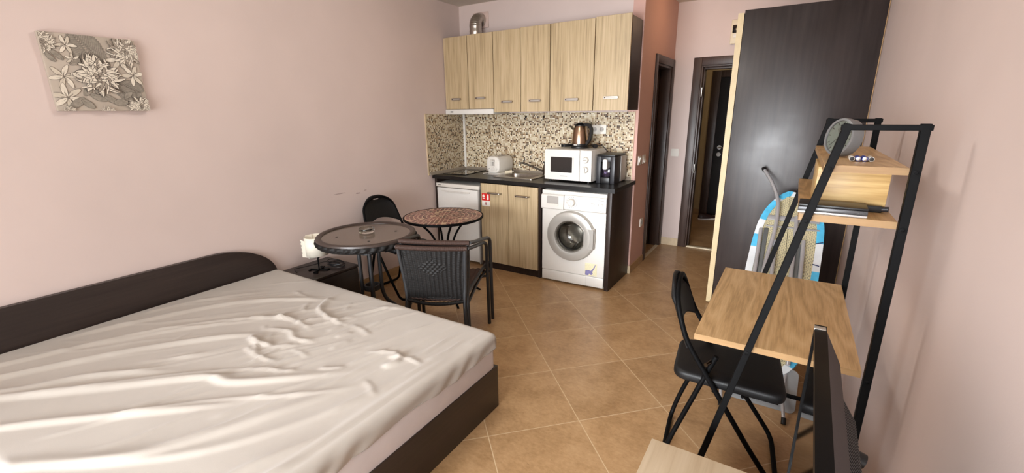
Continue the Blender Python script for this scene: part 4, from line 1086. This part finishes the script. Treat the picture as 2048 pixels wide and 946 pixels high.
# kettle
t = thing('kettle', 'bronze steel electric kettle with black handle on top of the microwave', 'kettle', (-1.675, 3.86, ZT + .289), -10)
bm = B(); lathe(bm, [(0, 0), (.078, 0), (.08, .008), (.076, .018), (0, .018)], n=40); obj('power_base', bm, M_BLACK, t)
bm = B(); lathe(bm, [(0, .02), (.07, .02), (.073, .03), (.073, .042)], n=40); obj('foot_band', bm, M_BLACK, t)
bm = B(); lathe(bm, [(.073, .042), (.074, .06), (.07, .12), (.06, .17), (.052, .196), (.05, .2)], n=48); obj('body', bm, M_COPPER, t)
bm = B(); prism(bm, [(-.03, 0), (.03, 0), (.018, -.034), (-.018, -.034)], lambda u, v, d: (-.046 + v * .5 - d * 1.2 , u * .6, .15 + d), 0, .048) ; obj('pouring_lip', bm, M_DARKSTEEL, t)
bm = B(); lathe(bm, [(.052, .198), (.053, .206), (.04, .216), (.02, .222), (.018, .228), (0, .23)], n=32); box(bm, (-.06, -.014, .2), (-.02, .014, .215), .004); obj('lid', bm, M_BLACK, t)
bm = B(); tube(bm, fillet([(.03, 0, .208), (.085, 0, .212), (.118, 0, .18), (.118, 0, .13), (.1, 0, .07), (.066, 0, .036)], .045, 6), .0125, square=True, rw=.012, up=(0, 1, 0)); obj('handle', bm, M_BLACK, t)
bm = B(); prism(bm, rrect(-.018, .028, .018, .036, .002, 2), lambda u, v, d: (u, -.0732 - d, v), 0, .0006); obj('maker_mark', bm, M_WHITEPL, t)
bm = B(); cp = [(-.07, .02, .008)]
for k in range(40): a = k * .5; cp.append((-.15 + .055 * math.cos(a) + .01 * math.sin(k), .0 + .06 * math.sin(a), .006 + .0006 * k))
cp += [(-.09, .075, .012), (.02, .095, .012), (.1, .08, .03), (.13, .05, .02), (.2, .06, .03), (.26, .05, -.02)]
tube(bm, fillet(cp, .03, 3), .0038, 6); obj('power_cord', bm, M_BLACK, t)
bm = B(); cyl(bm, (.115, .06, .02), (.15, .03, .022), .019, 14); obj('plug', bm, M_BLACK, t)

# ------------------------------------------------------------------ wall cabinets
ZU = 2.252
def wall_cabinet(label, x0, x1, z0, doors, mat_side=True):
    xc, w = (x0 + x1) / 2, (x1 - x0) / 2
    t = thing('wall_cabinet', label, 'cabinet', (xc, YK - .001, z0))
    h = ZU - z0; D = .27
    bm = B(); box(bm, (-w, -D, .003), (w, 0, h - .004), .001, 1); obj('carcass', bm, M_WENGEV, t)
    for a, b, hx, hz, hl, dz in doors:
        kdoor(t, a - xc + .0022, b - xc - .0022, 0 + .001, h + dz, -D - .001, hx - xc, hz - z0, hl)
    return t
wall_cabinet('two-door light wood wall cabinet over the white extractor hood', -3.15, -2.545, 1.556, [(-3.15, -2.851, -3.0, 1.655, .118, -.006), (-2.849, -2.545, -2.695, 1.659, .118, -.002)])
wall_cabinet('two-door light wood wall cabinet in the middle, above the sink', -2.543, -1.934, 1.522, [(-2.543, -2.24, -2.385, 1.618, .125, -.002), (-2.239, -1.934, -2.08, 1.621, .125, .003)])
wall_cabinet('wider single-door light wood wall cabinet above the kettle', -1.932, -1.517, 1.522, [(-1.932, -1.517, -1.713, 1.622, .13, .004)])
wall_cabinet('narrower single-door light wood wall cabinet with exposed dark side, next to the hall', -1.515, -1.21, 1.522, [(-1.515, -1.212, -1.354, 1.628, .13, .01)])
t = thing('extractor_hood', 'slim white extractor hood under the corner wall cabinet', 'hood', (-2.848, YK - .001, 1.505))
bm = B(); box(bm, (-.302, -.30, 0), (.302, -.01, .049), .004); obj('hood_body', bm, M_WHITE, t)
bm = B(); box(bm, (-.235, -.303, .02), (-.2, -.299, .03), .001); obj('hood_switch', bm, M_INK, t)
bm = B(); box(bm, (-.24, -.26, -.004), (.24, -.06, .001)); obj('grease_filter', bm, M_STEEL, t)

# ------------------------------------------------------------------ wardrobe
t = thing('wardrobe', 'tall dark wenge wardrobe with cream-edged sliding doors against the right wall', 'wardrobe', (0, 3.68, 0))
def wardside():
    tt = NT('wenge wardrobe side'); c = tt.coord()
    a = tt.noise(tt.mapping(c, (30, 30, 2)), 1, 4); sm = tt.noise(c, 3.2, 5, .65)
    tt.l(tt.ramp(a, [(.3, '#231c1b'), (.7, '#342b29')]), tt.b.inputs['Base Color'])
    tt.l(tt.math('ADD', tt.math('MULTIPLY', sm, .35), .2), tt.b.inputs['Roughness']); tt.set(Specular_IOR_Level=.45)
    tt.bump(tt.noise(c, 500, 2), .12, .0006)
    return tt.m
bxo('side_panel', (-.405, 0, 0), (.371, .018, 2.172), wardside(), t, .001)
bxo('side_panel', (-.405, 1.40, 0), (.371, 1.418, 2.172), M_WENGEV, t, .001)
bxo('top_panel', (-.405, .018, 2.15), (.371, 1.4, 2.172), M_WENGE, t, .001)
bxo('bottom_panel', (-.405, .018, .05), (.371, 1.4, .07), M_WENGE, t, .001)
bxo('back_panel', (.36, .018, .07), (.371, 1.4, 2.15), M_WENGEV, t, .001)
for y0, y1, dx in ((0, .71, 0), (.713, 1.418, 0)):
    bm = B(); box(bm, (-.446, y0, .012), (-.408, y1, 2.155), .001); d = obj('door', bm, M_DOORWOOD, t)
    if y0 == 0:
        bm = B(); box(bm, (-.446, -.0025, .012), (-.408, -.0003, 2.155)); obj('edge_band', bm, M_EDGE, d, label='cream edge banding')
        bm = B(); tube(bm, fillet([(-.446, .62, 1.0), (-.47, .62, 1.0), (-.47, .62, 1.15), (-.446, .62, 1.15)], .015), .006, 8); obj('handle', bm, M_STEEL, d)
bm = B(); box(bm, (.371, -.001, .0), (.376, .003, 2.172)); obj('edge_trim', bm, M_OAKEDGE, t)

# ------------------------------------------------------------------ ladder desk
t = thing('ladder_desk', 'black steel ladder desk with oak top and two oak shelves by the right wall', 'desk', (.02, 1.99, 0))
def LD(x, y, z): return (x - .02, y - 1.99, z)
YN, YFAR = 1.565, 2.415
leg = lambda z: .108 + .012 - .2165 * (1.477 - z)
for Y in (YN, YFAR):
    bm = B()
    pth = [LD(leg(0), Y, 0), LD(leg(1.467), Y, 1.467), LD(.282, Y, 1.467), LD(.282, Y, 0)]
    tube(bm, pth, .0125, square=True, rw=.0145, up=(0, 0, 1)) if False else None
    # each member a bar with mitred look
    def bar(p, q, wx, wy):
        p = Vector(p); q = Vector(q); dz = (q - p).normalized(); u = Vector((0, 1, 0)); w = dz.cross(u).normalized()
        c = []
        for e in (p, q):
            for s1, s2 in ((1, 1), (-1, 1), (-1, -1), (1, -1)): c.append(bm.verts.new(e + w * wx * .74 * s1 + u * wy * .78 * s2))
        for i in range(4): bm.faces.new((c[i], c[(i + 1) % 4], c[4 + (i + 1) % 4], c[4 + i]))
        bm.faces.new(c[:4][::-1]); bm.faces.new(c[4:])
    bar(LD(leg(0), Y, .0), LD(leg(1.478), Y, 1.478), .0145, .0135)
    bar(LD(.282, Y, 0), LD(.282, Y, 1.478), .0145, .0135)
    bar(LD(leg(1.468) - .014, Y, 1.468), LD(.2965, Y, 1.468), .010, .0134)
    bar(LD(leg(.1), Y, .1), LD(.282, Y, .1), .010, .0130)
    bmesh.ops.bevel(bm, geom=bm.edges[:], offset=.0012, segments=1, affect='EDGES')
    fo = obj('side_frame', bm, M_BLACKMET, t)
    sg = -1 if Y == YN else 1
    for z in (.722, 1.196, 1.353):
        for x in (leg(z), .282):
            bm = B(); lathe(bm, [(.0075, 0), (.0075, .002), (.004, .0025), (.0035, .001), (0, .001)], n=14, mat=Matrix.Translation(LD(x, Y + sg * .0105, z)) @ Matrix.Rotation(-sg * -PI / 2 if False else (PI / 2 if sg < 0 else -PI / 2), 4, 'X')); obj('bolt', bm, M_BLACKMET, fo)
def shelf(nm, x0, x1, z0, z1):
    bm = B(); box(bm, LD(x0, YN + .014, z0), LD(x1, YFAR - .014, z1), .0008, 1); o = obj(nm, bm, M_OAK, t)
    bm = B(); box(bm, LD(x0 + .0005, YN + .0132, z0 + .0005), LD(x1 - .0005, YN + .0139, z1 - .0005)); box(bm, LD(x0 - .0009, YN + .014, z0 + .0005), LD(x0 - .0001, YFAR - .014, z1 - .0005)); obj('edge_band', bm, M_OAKEDGE, o)
    return o
shelf('desk_top', -.216, .268, .718, .74); shelf('upper_shelf', .082, .272, 1.342, 1.362); shelf('lower_shelf', .04, .272, 1.192, 1.213)
bm = B(); box(bm, LD(.075, 1.715, 1.2135), LD(.258, 1.995, 1.3415), .001); obj('cubby_box', bm, M_OAKX, t)

# items on the desk shelves
t = thing('table_clock', 'round grey table clock with a glass face standing on the upper shelf', 'clock', (.135, 1.86, 1.3625), 0)
R_ = .063
rt = Matrix.Translation((0, 0, R_)) @ Matrix.Rotation(math.radians(10), 4, 'Y') @ Matrix.Rotation(math.radians(35), 4, 'Z') @ Matrix.Rotation(-PI / 2, 4, 'Y')
bm = B(); lathe(bm, [(0, -.022), (.05, -.022), (.06, -.018), (.062, .012), (.06, .018), (.053, .019), (.052, .013)], n=48, mat=rt); obj('case', bm, plain('grey clock case', '#6e6e6e', .35), t)
bm = B(); lathe(bm, [(0, .0125), (.052, .0125)], n=48, mat=rt); fc = obj('dial', bm, plain('pale dial', '#8f9a96', .4, var=.1), t)
bm = B(); lathe(bm, [(0, .0165), (.0525, .0165), (.0525, .015), (0, .015)], n=48, mat=rt); obj('glass_cover', bm, M_GLASS, t)
bm = B()
for k in range(12):
    a = k * PI / 6; vs = box(bm, (.041, -.0015, .0126), (.049, .0015, .0132)); bmesh.ops.transform(bm, matrix=rt @ Matrix.Rotation(a, 4, 'Z'), verts=vs)
vs = box(bm, (-.005, -.0015, .0133), (.03, .0015, .0138)); bmesh.ops.transform(bm, matrix=rt @ Matrix.Rotation(.6, 4, 'Z'), verts=vs)
vs = box(bm, (-.005, -.001, .0139), (.042, .001, .0143)); bmesh.ops.transform(bm, matrix=rt @ Matrix.Rotation(2.4, 4, 'Z'), verts=vs)
obj('dial_marks', bm, M_INK, t)
proto = None
for k, (c, wd) in enumerate(((0, 'end of the row nearest the clock, white capped'), (1, 'blue capped, beside the white one next to the clock'), (2, 'blue capped, next to the outermost white one'), (3, 'outermost white capped one, nearest the wall'))):
    b_ = thing('battery', 'small battery on the upper shelf, ' + wd, 'battery', (.1555 + k * .0158, 1.735, 1.3625), 0, 'loose batteries on the upper shelf')
    bm = B(); lathe(bm, [(0, -.025), (.0072, -.025), (.0074, -.024), (.0074, .022), (.006, .0225)], n=18, mat=Matrix.Translation((0, 0, .0074)) @ Matrix.Rotation(PI / 2, 4, 'X')); obj('sleeve', bm, M_WHITEPL if c in (0, 3) else M_BLUE, b_)
    bm = B(); lathe(bm, [(.006, .0222), (.003, .0226), (.003, .0242), (0, .0243)], n=16, mat=Matrix.Translation((0, 0, .0074)) @ Matrix.Rotation(PI / 2, 4, 'X')); obj('terminal', bm, M_INK if c in (0, 3) else M_STEEL, b_)
t = thing('laptop', 'slim closed black laptop with silver base edge on the lower shelf', 'laptop', (.122, 1.645, 1.2132), -2)
bm = B(); box(bm, (-.085, -.055, 0), (.085, .045, .007), .002); obj('base_tray', bm, plain('silver base', '#d3d3d3', .25, metal=.6), t, label='bright silver base edge')
bm = B(); box(bm, (-.085, -.054, .0072), (.085, .045, .020), .002); k_ = obj('base', bm, plain('gunmetal', '#4a4a4c', .35, metal=.4), t)
bm = B()
for k in range(4): box(bm, (.062 + k * .005, -.0546, .011), (.064 + k * .005, -.0535, .017))
obj('vent', bm, M_INK, k_)
bm = B(); box(bm, (-.085, -.052, .0205), (.085, .045, .0275), .002); obj('lid', bm, M_BLACK, t)
t = thing('power_adapter', 'flat black adapter lying behind the laptop on the lower shelf', 'adapter', (.19, 1.7025, 1.2136), -2)
bm = B(); box(bm, (-.12, -.0075, 0), (.06, .0075, .02), .003); obj('casing', bm, M_BLACK, t)
bm = B(); cyl(bm, (.06, 0, .01), (.075, -.004, .012), .008, 10); obj('cable_end', bm, M_DKGREY, t)

# ------------------------------------------------------------------ ironing board
t = thing('ironing_board', 'folded ironing board with blue and white cover leaning behind the desk', 'ironing board', (.03, 2.45, 0))
def WP(x, l, d): return (x - .03, .75 * l - .661 * d, .03 + .661 * l + .75 * d)
xl = [(.136, .06, .0), (.15, -.03, .12), (.19, -.1, .152), (.26, -.135, .185), (.4, -.152, .21), (.77, -.16, .2254), (1.0, -.152, .232), (1.15, -.138, .23), (1.26, -.11, .21), (1.34, -.07, .17), (1.40, -.025, .10), (1.424, .01, .03)]
Lp = [(a, l) for l, a, b in xl]; Rp = [(b if l > .14 else .07, l) for l, a, b in xl]
out = [(.02, .136)] + Lp[1:] + Rp[::-1][:-1] + [(.08, .136)]
outs = [(p.x, p.y) for p in fillet([(x, l, 0) for x, l in out], .05, 4, closed=True)]
cx_ = sum(x for x, l in outs) / len(outs)
def inset(pts, d):
    o = []
    n = len(pts)
    for i in range(n):
        a = Vector(pts[i - 1]); b = Vector(pts[(i + 1) % n]); tdir = (b - a).normalized()
        o.append((pts[i][0] - tdir.y * -d if False else pts[i][0] + tdir.y * d, pts[i][1] - tdir.x * d))
    return o
area = sum(outs[i - 1][0] * outs[i][1] - outs[i][0] * outs[i - 1][1] for i in range(len(outs)))
ins = inset(outs, -.038 if area > 0 else .038)
bm = B(); prism(bm, [(x * 1, l) for x, l in ins], WP, 0, .012)
mo = obj('mesh_panel', bm, M_MESH, t, label='cream expanded steel mesh')
# give the mesh panel its own plane coordinates by building it flat
bm = B()
prism(bm, [(x, l) for x, l in ins], lambda u, v, d: (u, v, d), 0, .010)
bpy.data.objects.remove(mo)
mo = obj('mesh_panel', bm, M_MESH, t, label='cream expanded steel mesh')
Mw = Matrix(((1, 0, 0, -.03), (0, .75, -.661, 0), (0, .661, .75, .03), (0, 0, 0, 1)))
mo.matrix_local = Mw
def flat(name, bm, m, **k):
    o = obj(name, bm, m, t, **k); o.matrix_local = Mw; return o
ID = lambda u, v, d: (u, v, d)
n = len(outs)
bm = B(); frame_bar(bm, outs, ins, ID, -.012, .014); cv = flat('cover', bm, [M_COVER, M_SKY, M_NAVY], label='blue and white cloth cover')
for p in cv.data.polygons:
    l = p.center.y; x = p.center.x
    if x < .03: b_ = (1.36 < l) or (1.17 < l < 1.33) or (.93 < l < 1.06)
    else: b_ = (1.03 < l < 1.2) or (.55 < l < .86) or (.2 < l < .33) or l > 1.40
    p.material_index = 1 if b_ else 0
bm = B(); prism(bm, outs, ID, -.022, -.012); flat('padding', bm, M_COVER)
bm = B()
for l in (.862, 1.032, 1.03): 
    pass
for (a, b) in (((.188, .87), (.222, .862)), ((.19, 1.02), (.229, 1.035)), ((.125, .335), (.19, .33))):
    tube(bm, [(a[0], a[1], .016), (b[0], b[1], .016)], .003, 6)
flat('piping', bm, M_NAVY)
bm = B()
box(bm, (-.085, 1.17, .014), (.2, 1.205, .024), .002); box(bm, (-.09, 1.115, .014), (.205, 1.125, .02), .001); flat('cross_bar', bm, M_TUBE)
tubes = [[(-.16, 1.60, .03), (-.095, 1.47, .045), (-.04, 1.32, .045), (-.03, 1.1, .04), (-.06, .8, .03), (-.07, .3, .03)], [(-.112, 1.08, .03), (-.105, .75, .03), (-.1, .25, .03)], [(-.02, 1.0, .03), (-.014, .75, .03), (-.01, .2, .03)],
         [(.075, 1.2, .035), (.085, .9, .035), (.088, .25, .035)], [(.128, 1.02, .03), (.133, .75, .03), (.128, .2, .03)]]
for q in tubes:
    bm = B(); tube(bm, fillet(q, .1, 6), .0115, 14); flat('leg_tube', bm, M_TUBE)
bm = B(); tube(bm, [(-.153, 1.585, .031), (-.163, 1.607, .03)], .0145, 14); flat('tube_cap', bm, M_BLACK)
bm = B(); box(bm, (.095, .28, .014), (.122, 1.0, .022), .002); box(bm, (-.095, .6, .014), (-.07, 1.1, .02), .002); flat('height_rail', bm, plain('grey steel rail', '#8b9294', .35, metal=.7))
# iron rest at the floor end
pl = rrect(-.13, -.045, .185, .19, .03, 6); sl = rrect(-.06, -.015, .09, .012, .012, 6)
bm = B(); frame_bar(bm, pl, sl, ID, -.004, .002); flat('iron_rest', bm, plain('satin grey steel', '#aab0b4', .4, metal=.6), label='grey steel iron rest with a slot')
for x in (-.165, .125):
    bm = B(); tube(bm, [WP(x, .16, .0), WP(x - .01, .03, .05), (x - .03 + .012, -.135, .02)], .0085, 12); obj('rest_leg', bm, M_TUBE, t)
    bm = B(); tube(bm, [(x - .03 + .0115, -.128, .026), (x - .03 + .013, -.15, .004)], .0115, 12); obj('rubber_foot', bm, M_BLACK, t)

# ------------------------------------------------------------------ TV and its stand
ZS = .45
t = thing('tv_stand', 'pale birch low tv stand at the front corner by the right wall', 'tv stand', (.04, .66, 0))
bxo('top', (-.318, -.62, ZS - .022), (.33, .657, ZS), M_BIRCH, t); bxo('side_panel', (-.305, .625, 0), (.325, .645, ZS - .022), M_BIRCH, t); bxo('side_panel', (-.305, -.61, 0), (.325, -.59, ZS - .022), M_BIRCH, t)
bxo('shelf', (-.3, -.589, .2), (.325, .624, .218), M_BIRCH, t); bxo('back_panel', (.31, -.589, .219), (.325, .624, ZS - .023), M_BIRCH, t)
t = thing('television', 'black flat television seen edge-on from above on the pale stand', 'television', (.0915, .80, ZS), -1.3)
TL, TB, TT = .405, .08, .572
bm = B()
fo_ = rrect(-TL, TB, TL, TT, .004, 2); fi_ = rrect(-TL + .018, TB + .03, TL - .018, TT - .016, .002, 2)
FS = lambda u, v, d: (d, u, v)
frame_bar(bm, fo_, fi_, FS, -.002, .022); obj('bezel', bm, plain('black tv bezel', '#0a0a0b', .4, spec=.15), t)
bm = B(); prism(bm, fi_, FS, .001, .006); obj('screen', bm, M_TVSCREEN, t)
bm = B(); pb = [(.022, TT - .006), (.060, TT - .085), (.060, TB + .06), (.022, TB + .008)]
prism(bm, pb, lambda u, v, d: (u, d, v), -TL + .01, TL - .012); bk = obj('back_cover', bm, M_TVBACK, t)
bm = B(); prism(bm, [(.060, TT - .12), (.095, TT - .175), (.10, TB + .12), (.06, TB + .08)], lambda u, v, d: (u, d, v), -.28, TL - .08); hs = obj('rear_housing', bm, M_BLACK, t)
bm = B()
for k in range(46):
    y = -.26 + k * .0125
    prism(bm, [(.066, TT - .125), (.0965, TT - .173), (.098, TT - .172), (.0675, TT - .122)], lambda u, v, d: (u, d, v), y, y + .006)
obj('vent_ribs', bm, M_DKGREY, hs)
bm = B(); cyl(bm, (.098, .24, .36), (.115, .24, .355), .016, 14); obj('rear_knob', bm, M_BLACK, t)
bm = B(); box(bm, (.012, -.06, .015), (.05, .06, TB + .04), .004); obj('neck', bm, M_BLACK, t)
bm = B(); prism(bm, rrect(-.10, -.2, .13, .2, .05, 8), lambda u, v, d: (u, v, d), .0005, .016); obj('foot_plate', bm, M_BLACKGL, t)
bm = B(); box(bm, (-.003, TL - .03, TT - .0035), (.02, TL - .012, TT + .0005), .0002); obj('corner_strip', bm, M_SILVERPL, t)

# shoe in the corridor
t = thing('shoe', 'dark shoe with pale sole lying on the corridor floor by the far door', 'shoe', (-.93, 6.78, 0), 35)
bm = B(); rr_ = []
for k in range(13):
    q = k / 12; x = -.13 + .26 * q; w = .034 + .012 * math.sin(q * PI) + .006 * math.sin(q * 6); h = .075 - .03 * q if q < .45 else .062 - .035 * ((q - .45) / .55)
    if k in (0, 12): w *= .5; h *= .7
    rr_.append([bm.verts.new((x, w * math.cos(a), .014 + h * max(0, math.sin(a)))) for a in [PI * j / 10 for j in range(11)]])
for A_, C_ in zip(rr_, rr_[1:]):
    for j in range(10): bm.faces.new((A_[j], A_[j + 1], C_[j + 1], C_[j]))
bm.faces.new(rr_[0]); bm.faces.new(rr_[-1][::-1]); obj('upper', bm, plain('dark maroon leather', '#2e1a1a', .5), t)
bm = B(); prism(bm, [(-.135, -.02), (-.13, .025), (-.06, .04), (.03, .046), (.1, .04), (.138, .012), (.135, -.02), (.08, -.044), (-.05, -.038)], lambda u, v, d: (u, v, d), 0, .016); obj('sole', bm, M_PAPER, t)

# ------------------------------------------------------------------ light
W = bpy.data.worlds.new('sky'); SC.world = W; W.use_nodes = True
bg = W.node_tree.nodes['Background']; bg.inputs[0].default_value = (.80, .88, 1, 1); bg.inputs[1].default_value = 1.0
def area(name, loc, rot, sx, sy, power, col):
    l = bpy.data.lights.new(name, 'AREA'); l.shape = 'RECTANGLE'; l.size = sx; l.size_y = sy; l.energy = power; l.color = col
    o = bpy.data.objects.new(name, l); COL.objects.link(o); o.location = loc; o.rotation_euler = [math.radians(a) for a in rot]; return o
area('window_daylight', ((WX0 + WX1) / 2, YB - .022, (WZ0 + WZ1) / 2), (90, 0, 0), WX1 - WX0, WZ1 - WZ0, 86, (.93, .97, 1))
beam = area('window_fill_beam', ((WX0 + WX1) / 2 + .2, YB - .016, .9), (82, 0, -4), WX1 - WX0 - .2, 1.4, 44, (.93, .96, 1)); beam.data.spread = math.radians(56)  # extra narrow beam at the window, added to brighten the deep end
def lamp(name, loc, power, col, r=.12):
    l = bpy.data.lights.new(name, 'POINT'); l.energy = power; l.color = col; l.shadow_soft_size = r
    o = bpy.data.objects.new(name, l); COL.objects.link(o); o.location = loc
lamp('room_fill_light', (-1.5, 1.8, 2.42), 26, (1, .97, .93), .2)  # added fill that evens out the window falloff; no known fitting
lamp('hall_warm_fill', (-.75, 4.5, 2.35), 2.8, (1, .62, .36))  # added warm fill, stands in for the orange bounce off the dark wood
lamp('corridor_lamp', (-.4, 6.2, 2.35), 4, (1, .85, .62))

vs = SC.view_settings; vs.view_transform = 'Standard'; vs.look = 'None'; vs.gamma = 1; vs.use_curve_mapping = False; vs.exposure = 0.34
try:
    SC.cycles.use_denoising = True; SC.cycles.max_bounces = 8; SC.cycles.diffuse_bounces = 5; SC.cycles.sample_clamp_indirect = 6
except Exception: pass
